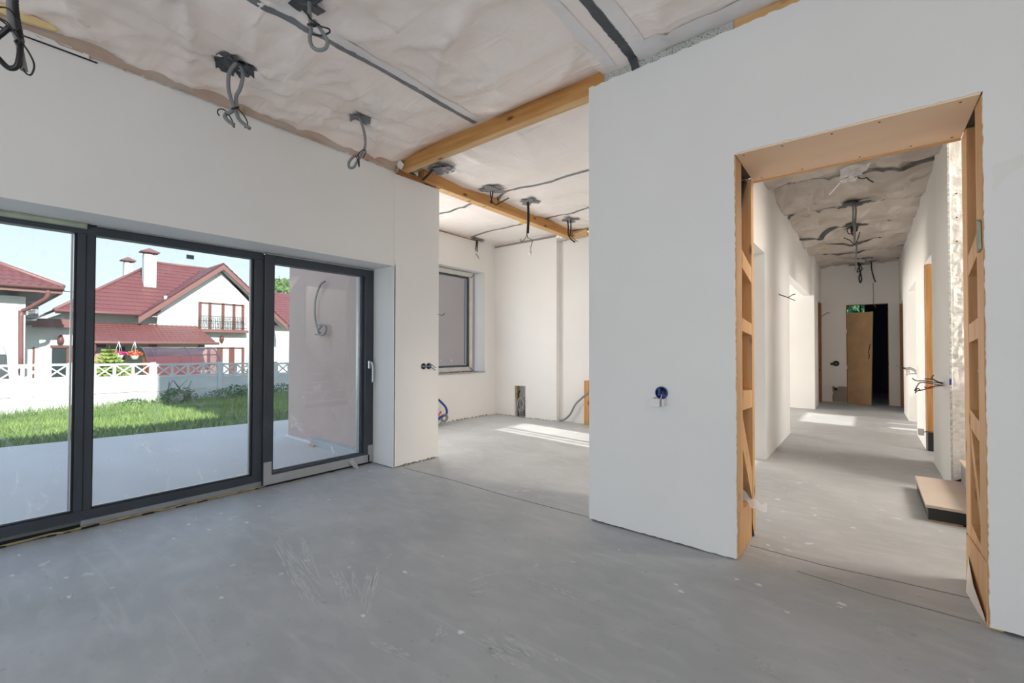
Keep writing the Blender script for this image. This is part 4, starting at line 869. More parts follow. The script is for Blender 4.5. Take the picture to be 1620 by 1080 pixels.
MB().tube([(s[0]+.002, 2.75, s[2]-.01), (s[0]+.008, 2.73, s[2]-.02), (s[0]+.004, 2.72, s[2]-.04)], 0.003, 6).build('wire', WHITEP, t)
s = (-3.685,3.118,1.004)
t = thing('double_socket_box', s, 'black double socket box with loose wires on the white pier', 'socket')
m = MB(); m.cyl((-3.688, s[1]-.036, s[2]), (-3.680, s[1]-.036, s[2]), 0.033, 18); m.cyl((-3.688, s[1]+.036, s[2]), (-3.680, s[1]+.036, s[2]), 0.033, 18); m.build('back_box', RUBBER, t)
MB().box(-3.681, -3.672, s[1]-.07, s[1]+.07, s[2]-.006, s[2]+.004).build('clip_bar', CONDUIT, t)
MB().tube([(-3.68, s[1]+.03, s[2]+.02), (-3.65, s[1]+.05, s[2]+.015), (-3.645, s[1]+.08, s[2]-.01), (-3.65, s[1]+.11, s[2]-.02)], 0.004, 6).tube([(-3.68, s[1]+.02, s[2]-.01), (-3.65, s[1]+.06, s[2]-.02), (-3.655, s[1]+.10, s[2]-.045)], 0.004, 6).build('wire', BLUEP, t)
def wires(name, label, paths, r, m_=CABLE, cat='wires', extra=None):
    t_ = thing(name, paths[0][0], label, cat); mb = MB()
    for p in paths: mb.tube(p, r, 6)
    mb.build('wire', m_, t_); return t_
wires('wall_wires', 'thin black wires sticking out of the left corridor wall', [[(-0.829,6.247,1.866),(-0.766,6.17,1.831),(-0.725,6.203,1.816),(-0.67,6.118,1.834),(-0.647,6.137,1.842)], [(-0.823,6.252,1.858),(-0.737,6.194,1.816),(-0.682,6.11,1.782),(-0.648,6.138,1.767)]], 0.005)
wires('wall_wires', 'small black wire poking out beside the far left doorway', [[(-0.76,11.048,1.841),(-0.666,10.738,1.858),(-0.6,10.662,1.901),(-0.561,10.693,1.901)]], 0.006)
wires('wall_wires', 'small black wire on the edge of the pier in front of the kitchen window', [[(-3.294,2.928,1.531),(-3.119,2.812,1.51),(-3.101,2.827,1.51),(-3.087,2.838,1.528)]], 0.003)
t = wires('wall_wires', 'large bunch of black wires sticking out of the right corridor wall', [[(0.62,5.89,0.872),(0.539,5.633,0.884),(0.46,5.44,0.903),(0.394,5.387,0.914),(0.341,5.216,0.921),(0.311,5.192,0.943)], [(0.62,5.89,0.86),(0.53,5.626,0.867),(0.438,5.423,0.892),(0.376,5.373,0.897),(0.34,5.217,0.866),(0.327,5.207,0.833)], [(0.62,5.89,0.848),(0.53,5.626,0.861),(0.446,5.43,0.858),(0.402,5.395,0.835),(0.358,5.36,0.824),(0.336,5.214,0.822)], [(0.539,5.633,0.878),(0.473,5.451,0.92),(0.456,5.436,0.937),(0.469,5.447,0.965)], [(0.606,5.879,0.866),(0.517,5.614,0.896),(0.465,5.443,0.926),(0.407,5.397,0.931)], [(0.376,5.374,0.829),(0.354,5.356,0.846),(0.34,5.346,0.801)]], 0.0045)
MB().box(0.538, 0.549, 5.13, 5.16, 0.90, 0.95).build('cable_box', BLUEP, t)
MB().tube([(0.476,5.389,0.873),(0.432,5.355,0.851),(0.401,5.33,0.862)], 0.006, 6).build('red_wire', REDP, t)
t = wires('wall_wires', 'black wires with a white connector on the right corridor wall farther back', [[(0.568,8.669,0.874),(0.495,8.353,0.929),(0.419,8.164,0.933),(0.371,8.125,0.95),(0.325,7.959,0.972)], [(0.567,8.669,0.847),(0.495,8.353,0.911),(0.432,8.175,0.916),(0.392,8.142,0.933)], [(0.567,8.67,0.838),(0.48,8.343,0.849),(0.418,8.165,0.846)]], 0.006)
MB().cyl((0.442,8.119,0.901), (0.421,8.103,0.84), 0.028, 10, 0.02).build('connector', WHITEP, t)
t = wires('low_socket', 'white plastic socket on a black wire low on the right corridor wall', [[(0.555,6.618,0.303),(0.506,6.321,0.34),(0.465,6.288,0.333)]], 0.004, cat='socket')
q = (0.439,6.268,0.333)
MB().box(q[0]-.024, q[0]+.024, q[1]-.02, q[1]+.02, q[2]-.034, q[2]+.034).build('socket_body', WHITEP, t, 0.006)
t = thing('end_wall_socket', (-0.56, 12.29, 0.86), 'black socket hole with a stub of cable on the far end wall', 'socket')
MB().cyl((-0.53, 12.296, .865), (-0.53, 12.285, .865), .06, 16).box(-0.63, -0.55, 12.28, 12.296, .83, .88).build('back_box', RUBBER, t)
MB().cyl((-0.525, 12.284, .865), (-0.525, 12.278, .865), .026, 12).build('cap', CONDUIT, t)
t = thing('end_wall_outlet', (-0.545, 12.29, 0.30), 'small black outlet low in the grey patch of the end wall', 'socket')
MB().box(-0.575, -0.51, 12.28, 12.296, .26, .33).build('back_box', RUBBER, t); MB().box(-0.56, -0.50, 12.275, 12.296, .33, .36).build('cap', WHITEP, t)
# manifold niche in the kitchen back wall
t = thing('pipe_bundle', (-4.72, 6.22, 0.0), 'coil of grey pipes inside the square niche low in the kitchen wall', 'pipes')
MB().box(-4.834, -4.80, 6.12, 6.2, 0.30, 0.535).build('foam_side', FOAM, t)
m = MB()
for k in range(9):
    r = 0.055+random.uniform(-.01, .035); cx = -4.725+random.uniform(-.015, .015); cz = 0.21+random.uniform(-.03, .03); yy = 6.14+k*0.013
    m.tube([(cx+r*.8*math.cos(a), yy+0.006*math.sin(2*a), cz+r*1.5*math.sin(a)) for a in [i*2*math.pi/12 for i in range(13)]], 0.006, 6, sub=2)
m.build('pipe_coil', mat('grey_pipe', (0.45, 0.45, 0.46), 0.4), t)
MB().tube([(-4.80, 6.16, 0.0), (-4.79, 6.15, 0.15), (-4.80, 6.16, 0.36), (-4.77, 6.17, 0.45)], 0.012, 8).tube([(-4.65, 6.2, 0.0), (-4.64, 6.2, .2), (-4.66, 6.22, .3)], 0.012, 8).build('pipe', CABLE, t)
MB().box(-4.79, -4.60, 6.29, 6.325, 0.0, 0.14).build('niche_rubble', GYPS, t)
t = thing('floor_conduit', (-3.75, 6.15, 0), 'grey conduit curving from the kitchen floor up to the timber stud', 'conduit')
MB().tube([(-3.916,6.12,0.018),(-3.819,6.12,0.048),(-3.713,6.12,0.14),(-3.619,6.12,0.3),(-3.505,6.12,0.409),(-3.37,6.12,0.517)], 0.016, 8).build('conduit', CONDUIT, t)
t = thing('heating_pipes', (-5.2, 4.85, 0), 'blue and red pipe ends bent out of the floor behind the pier', 'pipes')
MB().tube([(-5.15,4.56,0.436),(-5.15,4.664,0.358),(-5.15,4.757,0.27),(-5.15,4.784,0.188),(-5.15,4.744,0.133)], 0.018, 8).build('blue_pipe', BLUEP, t)
MB().tube([(-5.12,4.511,0.068),(-5.12,4.587,0.116),(-5.12,4.664,0.146),(-5.12,4.717,0.159)], 0.022, 8).build('blue_pipe', BLUEP, t)
MB().tube([(-5.1,4.518,0.127),(-5.1,4.568,0.178),(-5.1,4.619,0.221)], 0.016, 8).build('red_pipe', REDP, t)
MB().tube([(-5.12,4.625,0.111),(-5.12,4.69,0.162),(-5.12,4.756,0.135),(-5.12,4.743,0.077),(-5.12,4.664,0.068),(-5.12,4.651,0.128)], 0.02, 8).build('valve', CONDUIT, t)

# ================================================================== STAIR FOOT
t = thing('staircase', (0.45, 4.4, 0), 'plywood-topped black steel stair start beside the right jamb', 'stairs')
NS = 9
for k in range(NS):
    x0 = 0.316 + k*0.27; z1 = 0.115 + 0.175*k
    y0, y1 = (4.22, 5.12) if k == 0 else (4.22, 5.14)
    B('tread', (x0, x0+0.30, y0, y1, z1-0.02, z1), TREAD, t, 0.002)
    m = MB(); m.box(x0+0.012, x0+0.28, y0+0.01, y1-0.01, 0.012, z1-0.021) if k == 0 else m.box(x0+0.012, x0+0.03, y0+0.01, y1-0.01, z1-0.175, z1-0.021)
    m.build('riser', CABLE if k == 0 else ALU_D, t)
m = MB(); m.bar((0.57, 5.15, 0.06), (0.57+NS*0.27, 5.15, 0.06+NS*0.175), 0.012, 0.09)
m.build('stringer', CABLE, t)
m = MB()
m.box(0.34, 0.50, 4.235, 4.27, 0.001, 0.012)
m.build('packer', PINE_ZL, t)

# ================================================================== DUST MARKS ON THE FLOOR
CHALK = mat('plaster_dust', (0.56, 0.57, 0.58), 0.95)
def scuffs(marks):
    # each mark is a sheaf of thin chalky strokes of uneven length
    mb = MB(); q = 0
    for (a, b, w0, w1_) in marks:
        a = Vector(a); b = Vector(b); d = b-a; n_ = Vector((-d.y, d.x)).normalized(); ns = max(3, int((w0+w1_)/2/0.006))
        for k in range(ns):
            u = (k+.5)/ns-.5 + random.uniform(-.04, .04); t0 = random.uniform(0, .35); t1 = random.uniform(.55, 1.0)
            t = t0
            while t < t1:
                e_ = min(t1, t+random.uniform(.08, .35)); P = []; z = 0.0004+0.00002*(q % 20); q += 1; hw = random.uniform(.0010, .0034)
                for side in (1, -1):
                    for i in range(4):
                        f_ = i/3 if side == 1 else 1-i/3; tt = t+(e_-t)*f_; wd = w0+(w1_-w0)*tt
                        c = a+d*tt+n_*(wd*u + side*hw*math.sin(math.pi*(0.08+.84*f_)) + random.uniform(-.0012, .0012)); P.append((c.x, c.y, z))
                mb.add(P, [tuple(range(7, -1, -1))] if False else [tuple(range(8))]); t = e_+random.uniform(.01, .10)
    mb.build('plaster_scuff', CHALK, floor, kind='stuff')
SC = [[(-2.938,1.266),(-2.045,1.066),0.06,0.12],[(-2.402,1.119),(-2.016,1.063),0.03,0.07],[(-2.269,1.288),(-1.859,1.138),0.05,0.06],[(-2.218,1.356),(-1.834,1.171),0.02,0.045],[(-2.128,1.447),(-1.748,1.129),0.07,0.05],[(-1.597,1.061),(-1.317,1.115),0.03,0.06],[(-1.281,1.367),(-0.961,1.351),0.05,0.1],[(-1.247,1.319),(-0.954,1.341),0.02,0.05],[(-1.217,1.435),(-0.966,1.398),0.02,0.05],[(-1.571,1.561),(-1.491,1.716),0.03,0.04],[(-1.552,1.533),(-1.436,1.692),0.02,0.03],[(-1.614,1.617),(-1.536,1.836),0.01,0.015],[(-1.27,1.872),(-1.029,1.867),0.05,0.04],[(-1.408,1.864),(-1.261,1.871),0.02,0.02],[(-0.352,1.92),(-0.254,1.906),0.07,0.04],[(-3.546,0.423),(-3.527,0.584),0.03,0.03],[(-3.009,0.301),(-2.994,0.368),0.05,0.05],[(-3.911,0.63),(-3.777,0.687),0.05,0.05],[(-3.47,1.53),(-3.401,1.766),0.03,0.03],[(-4.603,2.836),(-3.705,2.858),0.04,0.05],[(0.028,2.495),(0.086,2.476),0.06,0.05],[(-3.048,2.352),(-2.547,2.458),0.03,0.04],[(-1.394,1.24),(-1.452,1.328),0.02,0.03],[(-1.368,1.251),(-1.41,1.333),0.02,0.03],[(-2.913,1.386),(-2.156,1.156),0.03,0.05],[(-0.976,1.457),(-0.891,1.459),0.03,0.03],[(-4.23,0.914),(-4.182,0.988),0.04,0.04],[(-3.58,0.979),(-3.546,1.034),0.03,0.03]]
scuffs(SC)
CHIPS = [(-3.809,0.661),(-3.6,0.977),(-3.385,1.03),(-3.678,1.042),(-3.329,1.238),(-3.397,0.846),(-3.255,0.354),(-2.997,0.338),(-3.18,0.291),(-3.822,0.22),(-3.51,0.181),(-5.063,3.117),(-3.778,2.499),(-3.462,2.671),(-3.015,2.674),(-3.6,1.425),(-3.463,1.187),(-3.648,1.188),(-3.39,1.429),(-3.323,1.829),(-1.935,1.496),(-1.911,1.746),(-2.424,0.794),(-1.761,1.137),(-1.342,1.334),(-1.153,2.461),(-1.04,2.471),(-0.761,2.283),(-0.72,2.234),(-0.436,2.546),(-0.536,2.536),(-0.291,2.366),(-0.103,2.601),(-0.45,3.03),(-0.477,3.095),(-0.417,3.282),(-0.329,3.415),(-0.403,2.966),(-0.294,3.859),(-0.076,3.748),(-0.561,4.435),(-0.551,4.077),(-0.106,2.566)]
m = MB()
for x, y in CHIPS:
    r = random.uniform(0.006, 0.019)*(1 if math.hypot(x, y) < 4 else 1.4); a0 = random.uniform(0, 6)
    m.prism([(x+r*random.uniform(.35, 1.5)*math.cos(a0+k*math.pi/4), y+.6*r*random.uniform(.35, 1.5)*math.sin(a0+k*math.pi/4), 0.0006) for k in range(8)], (0, 0, 0.001))
m.build('plaster_splash', mat('splash', (0.72, 0.72, 0.72), 0.9), floor, kind='stuff')

# ================================================================== OUTSIDE
tp = [(-9.25, -9, -0.09), (-8.69, 0.32, -0.09), (-8.18, 3.12, -0.09), (-7.75, 5.7, -0.09), (-4.10, 5.7, -0.09), (-4.10, -9, -0.09)]
MB().prism(tp, (0, 0, -0.25)).build('terrace', TERR, **S)
pw = MB(); pw.box(-6.58, -4.15, 2.99, 3.28, -0.07, 3.5); wall_p = pw.build('wall_terrace_side', PINK, **S)
pw = MB(); pw.box(-5.55, -3.2, 3.0, 12, 3.51, 8.75); pw.build('wall_upper_storey', PINK, **S)
pw = MB(); pw.box(-7.2, -5.56, 5.95, 6.2, -0.3, 3.5); pw.build('wall_niche', PINK, **S)
m = MB(); m.box(-6.60, -4.2, 2.955, 2.995, -0.09, -0.066); m.build('white_base_strip', WHITEP, wall_p)
MB().prism([(-5.72, 2.9, -0.088), (-5.60, 2.9, -0.088), (-5.60, 2.86, -0.088), (-5.72, 2.86, -0.088)], (0, 0, 0.02)).build('offcut', PINE_L, label='tiny yellowish offcut lying on the terrace by the pink wall', category='offcut')
t = thing('outdoor_conduit', (-5.571,2.98,2.075), 'grey conduit coil hanging on the pink outside wall', 'conduit')
MB().tube([(-5.48,2.94,2.061),(-5.576,2.94,2.037),(-5.657,2.94,1.96),(-5.722,2.94,1.83),(-5.736,2.94,1.662),(-5.7,2.94,1.518),(-5.649,2.94,1.432),(-5.566,2.94,1.372),(-5.469,2.94,1.387),(-5.439,2.94,1.46),(-5.519,2.94,1.495),(-5.632,2.94,1.44)], 0.014, 8, sub=8).build('conduit', CONDUIT, t)
MB().tube([(-5.595,2.92,1.497),(-5.482,2.92,1.501),(-5.401,2.92,1.442),(-5.448,2.92,1.378),(-5.56,2.92,1.364),(-5.61,2.92,1.414)], 0.012, 8, sub=8).build('conduit', CONDUIT, t)
MB().tube([(-5.712,2.93,1.375),(-5.628,2.93,1.373),(-5.563,2.93,1.397)], 0.006, 6).build('wire', CABLE, t)

# lawn: ground falls gently to the fence
def gz(x, y): 
    t_ = min(1, max(0, (-8.3-x)/11.0)); return -0.13 - 0.72*t_ + 0.03*noise.noise(Vector((x*.6, y*.6, 0)))
g = [[(-7.5 - i*0.6, -14 + j*1.2, gz(-7.5-i*0.6, -14+j*1.2)-0.02) for i in range(24)] for j in range(42)]
MB().sheet(g).build('lawn_ground', SOIL, **S)
MB().box(-160, -21.0, -120, 160, -1.6, -1.05).build('neighbour_ground', SOIL, **S)
m = MB(); rnd = random.Random(3)
V = []; F = []
for i in range(52000):
    x = -8.25 - rnd.random()**0.8*11.0; y = rnd.uniform(-1.2, 10.5)
    if x > -8.6 and y > 3: continue
    if x > -8.72 + (y-0.3)*0.175 : x -= 0.6
    n_ = noise.noise(Vector((x*.8, y*.8, 5))); hgt = (0.09 + 0.10*max(0, n_+0.3) + (0.22*max(0, (-17.6-x)/1.9) if x < -17.6 else 0))*rnd.uniform(.5, 1.3)
    z = gz(x, y)-0.02; a = rnd.uniform(0, 6.28); wd = rnd.uniform(.008, .018); lx = rnd.uniform(-.6, .6)*hgt; ly = rnd.uniform(-.6, .6)*hgt
    n0 = len(V); V += [(x-wd*math.cos(a), y-wd*math.sin(a), z), (x+wd*math.cos(a), y+wd*math.sin(a), z), (x+lx, y+ly, z+hgt)]; F.append((n0, n0+1, n0+2))
m.add(V, F); m.build('grass', GRASS, kind='stuff', label='green grass growing between the terrace and the white fence', category='grass')
def leafcloud(mb, c, rx, ry, rz, n, ls, rnd, fn=None):
    V = []; F = []
    for i in range(n):
        while True:
            p = Vector((rnd.uniform(-1, 1), rnd.uniform(-1, 1), rnd.uniform(-1, 1)))
            if p.length < 1: break
        p = p * (0.55+0.45*rnd.random()) if rnd.random() < .5 else p.normalized()*rnd.uniform(.75, 1.05)
        k = 1 + 0.28*noise.noise(p*2.2 + Vector(c)); q = Vector((c[0]+p.x*rx*k, c[1]+p.y*ry*k, c[2]+p.z*rz*k))
        d = Vector((rnd.uniform(-1, 1), rnd.uniform(-1, 1), rnd.uniform(-1, 1))).normalized(); e_ = d.orthogonal().normalized()
        s_1 = ls*rnd.uniform(.6, 1.3); n0 = len(V)
        V += [tuple(q-d*s_1), tuple(q+e_*s_1*.5), tuple(q+d*s_1), tuple(q-e_*s_1*.5)]; F.append((n0, n0+1, n0+2, n0+3))
    return mb.add(V, F)
sc_ = (-18.8,4.704,-0.622)
t = thing('weedy_shrub', (-18.8, sc_[1], -0.9), 'grey green weedy shrub against the shaded part of the fence', 'shrub')
leafcloud(MB(), (-18.75, sc_[1], sc_[2]-.06), .45, .56, .46, 2600, .045, rnd).build('foliage', LEAF, t)
m = MB()
for k in range(9): m.tube([(-18.7, sc_[1]+rnd.uniform(-.2, .2), -.95), (-18.7+rnd.uniform(-.2, .2), sc_[1]+rnd.uniform(-.35, .35), -.6), (-18.7+rnd.uniform(-.2, .2), sc_[1]+rnd.uniform(-.5, .5), 0.02+rnd.uniform(-.1, .12))], 0.007, 5, sub=3)
m.build('stem', TRUNK, t)
leafcloud(MB(), (-18.9, 7.3, -0.58), .35, 1.6, .34, 2200, .045, rnd).build('weeds', LEAF, label='row of dark weeds at the foot of the shaded fence, right of the shrub', category='weeds', kind='stuff')
leafcloud(MB(), (-18.9, 3.6, -0.72), .35, 0.55, .22, 500, .05, rnd).build('weeds', LEAF, label='weeds at the foot of the sunlit fence, left of the shadow line', category='weeds', kind='stuff')

# concrete panel fence
XFN = -19.5
fence = thing('concrete_fence', (XFN, 5, -1.0), 'white precast concrete panel fence with crossed lattice top behind the lawn', 'fence')
posts = [0.10 + 2.05*k for k in range(-2, 7)]
def ftop(y): return 0.70 - 0.016*(y-1.0)
proto = {}
for k, y in enumerate(posts):
    zt = ftop(y)
    if 'post' not in proto:
        proto['post'] = MB().box(XFN-.05, XFN+.07, y-.07, y+.07, zt-1.95, zt+.03).build('fence_post', FENCE, fence, 0.01); ORIG[proto['post'].name] = Vector((XFN+.01, y, zt-1.95))
    else: copy_part(proto['post'], fence, (XFN+.01, y, zt-1.95))
    if k == len(posts)-1: break
    y0, y1 = y+.07, posts[k+1]-.07; ym = (y0+y1)/2; zt = ftop(ym)
    for r in range(3):
        zc = zt - 0.5 - 0.485*(r+1)
        if 'board' not in proto: proto['board'] = MB().box(XFN-.02, XFN+.025, y0, y1, zc+.006, zc+.479).build('fence_panel', FENCE, fence, 0.008)
        else: copy_part(proto['board'], fence, (XFN+.0025, ym, zc+.006))
    zc = zt-0.5
    if 'lat' not in proto:
        m = MB(); m.box(XFN-.02, XFN+.025, y0, y1, zc, zc+.075); m.box(XFN-.02, XFN+.025, y0, y1, zc+.425, zc+.495)
        cw = (y1-y0)/4
        for q in range(5):
            yc = y0+q*cw; m.box(XFN-.018, XFN+.024, max(y0, yc-.04), min(y1, yc+.04), zc+.075, zc+.425)
        for q in range(4):
            a = y0+q*cw+.04; b = y0+(q+1)*cw-.04
            m.bar((XFN+.002, a, zc+.075), (XFN+.002, b, zc+.425), .04, .06, (1, 0, 0)); m.bar((XFN+.002, a, zc+.425), (XFN+.002, b, zc+.075), .04, .06, (1, 0, 0))
        proto['lat'] = m.build('lattice_panel', FENCE, fence)
    else: copy_part(proto['lat'], fence, (XFN+.0025, ym, zc))

# ---------------------------------------------------------------- roof sheets with pressed tile relief
def roofsheet(name, e0, e1, r0, r1, m_, parent, tw=0.30, tl=0.40, amp=0.035, th=0.06):
    # eave e0->e1, ridge r0->r1, all 3D; builds tile relief across a trapezoid or triangle
    e0, e1, r0, r1 = map(Vector, (e0, e1, r0, r1)); U = (e1-e0); L = U.length; U.normalize()
    mid = (r0+r1)/2-(e0+e1)/2; Vd = mid-U*mid.dot(U); SL = Vd.length; Vd.normalize(); N = U.cross(Vd).normalized()
    if N.z < 0: N = -N
    a0 = (r0-e0).dot(U); a1 = (r1-e0).dot(U); lo = min(0, a0); hi = max(L, a1)
    nu = max(4, int((hi-lo)/(tw/4))); rows = []
    nt_ = max(1, int(SL/tl)); vs = []
    for k in range(nt_): vs += [(k/nt_, 1.0), ((k+0.97)/nt_, 0.0)]
    vs.append((1.0, 0.0))
    g_ = []
    for v_, h_ in vs:
        l_ = a0*v_; r_ = L+(a1-L)*v_; row = []
        for i in range(nu+1):
            u = min(max(lo+(hi-lo)*i/nu, l_), r_)
            p = e0+U*u+Vd*(SL*v_)+N*(amp*abs(math.sin(math.pi*u/tw))+0.03*h_)
            row.append(tuple(p))
        g_.append(row)
    mb = MB(); mb.sheet(g_, False)
    o1 = [e0, e1, r1, r0] if (r1-r0).length > .01 else [e0, e1, r0]
    mb.prism([tuple(p-N*0.01) for p in o1], tuple(-N*th)); return mb.build(name, m_, parent)

# left neighbour house (near)
XL = -24.0
h1 = thing('neighbour_house', (XL, -2, -1.05), 'white neighbour house corner with red tiled hip roof at the far left', 'house')
c0 = (-24,1.437,3.146)
YL = c0[1]; ZE = 3.05
MB().box(XL-7, XL, -12, YL, -1.05, ZE).build('wall', HWALL, h1)
e0 = (-23.3,2.294,3.341)
m = MB(); m.box(XL-8, -23.3, -12, e0[1], e0[2]-.10, e0[2]-.04); m.build('soffit', ALU_D, h1)
m = MB(); m.box(-23.34, -23.28, -12, e0[1], e0[2]-.16, e0[2]+.05); m.box(XL-8, -23.3, e0[1]-.04, e0[1]+.02, e0[2]-.16, e0[2]+.05); m.build('fascia', ROOFTRIM, h1)
MB().tube([(-23.22, -12, e0[2]+.03), (-23.22, e0[1]+.05, e0[2]+.03)], .075, 10, sub=1).build('gutter', ROOFTRIM, h1)
yr = e0[1]-4.6; zr = e0[2]+2.55
roofsheet('roof', (-23.25, -14, e0[2]+.06), (-23.25, e0[1]+.03, e0[2]+.06), (-27.85, -14, zr), (-27.85, yr, zr), ROOF, h1, tw=.24, tl=.36, amp=.04)
roofsheet('roof', (-23.25, e0[1]+.03, e0[2]+.06), (-32.4, e0[1]+.03, e0[2]+.06), (-27.85, yr, zr), (-27.85, yr, zr), ROOF, h1, tw=.24, tl=.36, amp=.04)
MB().tube([(-23.25, e0[1]+.03, e0[2]+.10), (-27.85, yr, zr+.06)], .09, 8, sub=1).build('hip_cap', ROOFTRIM, h1)
m = MB(); m.tube([(-23.3,1.937,3.281), (-23.35,1.912,3.027), (-23.5,1.736,2.837), (-23.75,1.475,2.602), (-23.88,1.345,2.508), (-23.88,1.316,2.322), (-23.88,1.342,0.262)], .07, 8, sub=3); m.build('downpipe', ROOFTRIM, h1)
t = thing('air_conditioner', (XL-1.2, YL+.2, 2.0), 'grey air conditioner unit on the side wall of the left neighbour house', 'air conditioner')
ac = (-24.6,1.628,2.372)
MB().box(XL-1.05, XL-.25, YL+.02, YL+.34, ac[2]-.1, ac[2]+.55).build('casing', ALU_D, t, .01)
m = MB()
for k in range(8): m.box(XL-.246, XL-.235, YL+.08, YL+.26, ac[2]+.03+k*.055, ac[2]+.055+k*.055)
m.build('grille', RUBBER, t)
MB().box(XL-1.0, XL-.3, YL+.0, YL+.30, ac[2]-.16, ac[2]-.12).build('bracket', ALU_D, t)

# white outbuilding with garage door
XG = -26.2
h2 = thing('outbuilding', (XG, 3, -1.05), 'white flat outbuilding with a pale panelled door and brown-edged roof', 'outbuilding')
p0 = (-26.2,1.74,1.939); p1 = (-26.2,3.09,2.202)
MB().box(XG-6, XG, YL+.03, p1[1]+.3, -1.05, p0[2]+.15).build('wall', HWALL, h2)
q0 = (-25.8,1.745,2.13); q1 = (-25.8,3.118,2.297)
MB().box(XG-6, -25.7, q0[1], q1[1], q0[2]-.12, q0[2]+.22).build('roof_edge', ROOFTRIM, h2)
ga, gb = (-26.2,1.836,1.15), (-26.2,2.312,-0.126)
dr = MB().box(XG, XG+.05, ga[1], gb[1], -1.0, ga[2]).build('door', WHITEP, h2)
for k in range(5): B('door_slot', (XG+.05, XG+.06, ga[1]+.25, gb[1]-.25, ga[2]-.38-k*.4, ga[2]-.35-k*.4), ALU_D, dr)
MB().box(XG+.0, XG+.04, ga[1]-.06, ga[1], -1.0, ga[2]+.05).build('door_frame', WINRED, h2)
wa, wb_ = (-26.2,2.315,1.202), (-26.2,2.861,0.484)
wd = MB().box(XG-.2, XG+.03, wa[1], wb_[1], wb_[2]-.9, wa[2]).build('window', DARKGLASS, h2)
m = MB(); m.box(XG+.03, XG+.07, wa[1]-.05, wb_[1]+.05, wa[2]-.02, wa[2]+.08); m.box(XG+.03, XG+.07, (wa[1]+wb_[1])/2+.15, (wa[1]+wb_[1])/2+.22, wb_[2]-.9, wa[2]); m.box(XG+.03, XG+.07, wb_[1]-.02, wb_[1]+.06, wb_[2]-.9, wa[2]); m.build('window_frame', WINRED, wd)
lq = (-26.1,2.557,1.518)
MB().tube([(lq[0], lq[1], lq[2]-.22), (lq[0], lq[1], lq[2]-.05), (lq[0], lq[1], lq[2]+.2)], lambda u: .02+.09*math.sin(math.pi*u), 8, sub=6).build('wall_lamp', WINRED, h2)

# main neighbour house
XM = -37.0
h3 = thing('neighbour_house', (XM, 10, -1.05), 'large white neighbour house with red roof, gable balcony windows and tall chimney', 'house')
gy0, gy1 = 8.15, 15.522
ap = (-36.4,11.834,7.296); rl = (-36.4,7.053,3.16); rr_ = (-36.4,16.415,3.074)
zeave = rl[2]
MB().prism([(XM, gy0, -1.05), (XM, gy1, -1.05), (XM, gy1, zeave-.3+(gy1-gy0)*0), (XM, ap[1], ap[2]-.55), (XM, gy0, 3.838)], (-9, 0, 0)).build('gable_wall', HWALL, h3)
# rake boards
def slab3(a, b, dx, th, nm, m_):
    return MB().prism([(a[0], a[1], a[2]), (b[0], b[1], b[2]), (b[0], b[1], b[2]-th), (a[0], a[1], a[2]-th)], (dx, 0, 0)).build(nm, m_, h3)
slab3(rl, ap, -.08, .42, 'rake_board', ROOFTRIM); slab3(ap, rr_, -.08, .42, 'rake_board', ROOFTRIM)
slab3((-36.48, rl[1], rl[2]-.4), (-36.48, ap[1], ap[2]-.4), -.55, .06, 'rake_soffit', ALU_D); slab3((-36.48, ap[1], ap[2]-.4), (-36.48, rr_[1], rr_[2]-.4), -.55, .06, 'rake_soffit', ALU_D)
roofsheet('roof', (-36.4, rl[1], rl[2]+.05), (-47, rl[1], rl[2]+.05), (-36.4, ap[1], ap[2]+.05), (-47, ap[1], ap[2]+.05), ROOF, h3, tw=.30, tl=.4, amp=.03)
roofsheet('roof', (-36.4, rr_[1], rr_[2]+.05), (-47, rr_[1], rr_[2]+.05), (-36.4, ap[1], ap[2]+.05), (-47, ap[1], ap[2]+.05), ROOF, h3, tw=.30, tl=.4, amp=.03)
# main hip roof
E0 = (-36.6,3.31,3.324); E1 = (-36.6,7.186,3.258); ze = E0[2]
rA = (-40.5,8.056,6.894); rB = (-41.5,9.18,7.501); rC = (-41.5,12.197,7.444)
roofsheet('roof', (-36.6, E0[1], ze), (-36.6, rl[1]+0.9, ze), (-41.5, rB[1]-.2, rB[2]), (-41.5, ap[1]+1.0, rB[2]), ROOF, h3, tw=.30, tl=.42, amp=.03)
roofsheet('roof', (-36.6, E0[1], ze), (-46.5, E0[1], ze), (-41.5, rB[1]-.2, rB[2]), (-41.5, rB[1]-.2, rB[2]), ROOF, h3, tw=.30, tl=.42, amp=.03)
MB().tube([(-36.6, E0[1], ze+.05), (-41.5, rB[1]-.2, rB[2]+.05)], .1, 8, sub=1).tube([(-41.5, rB[1]-.2, rB[2]+.05), (-41.5, ap[1]+1, rB[2]+.05)], .1, 8, sub=1).build('ridge_cap', ROOFTRIM, h3)
MB().tube([(-36.5, E0[1], ze), (-36.5, E1[1], ze)], .09, 8, sub=1).build('gutter', ROOFTRIM, h3)
MB().box(-46, XM-.4, E0[1]+.5, gy0, -1.05, ze-.05).build('side_wall', PORCH, h3)
MB().box(-37.4, -36.65, E0[1]+.1, gy0, ze-.12, ze-.04).build('eave_soffit', ALU_D, h3)
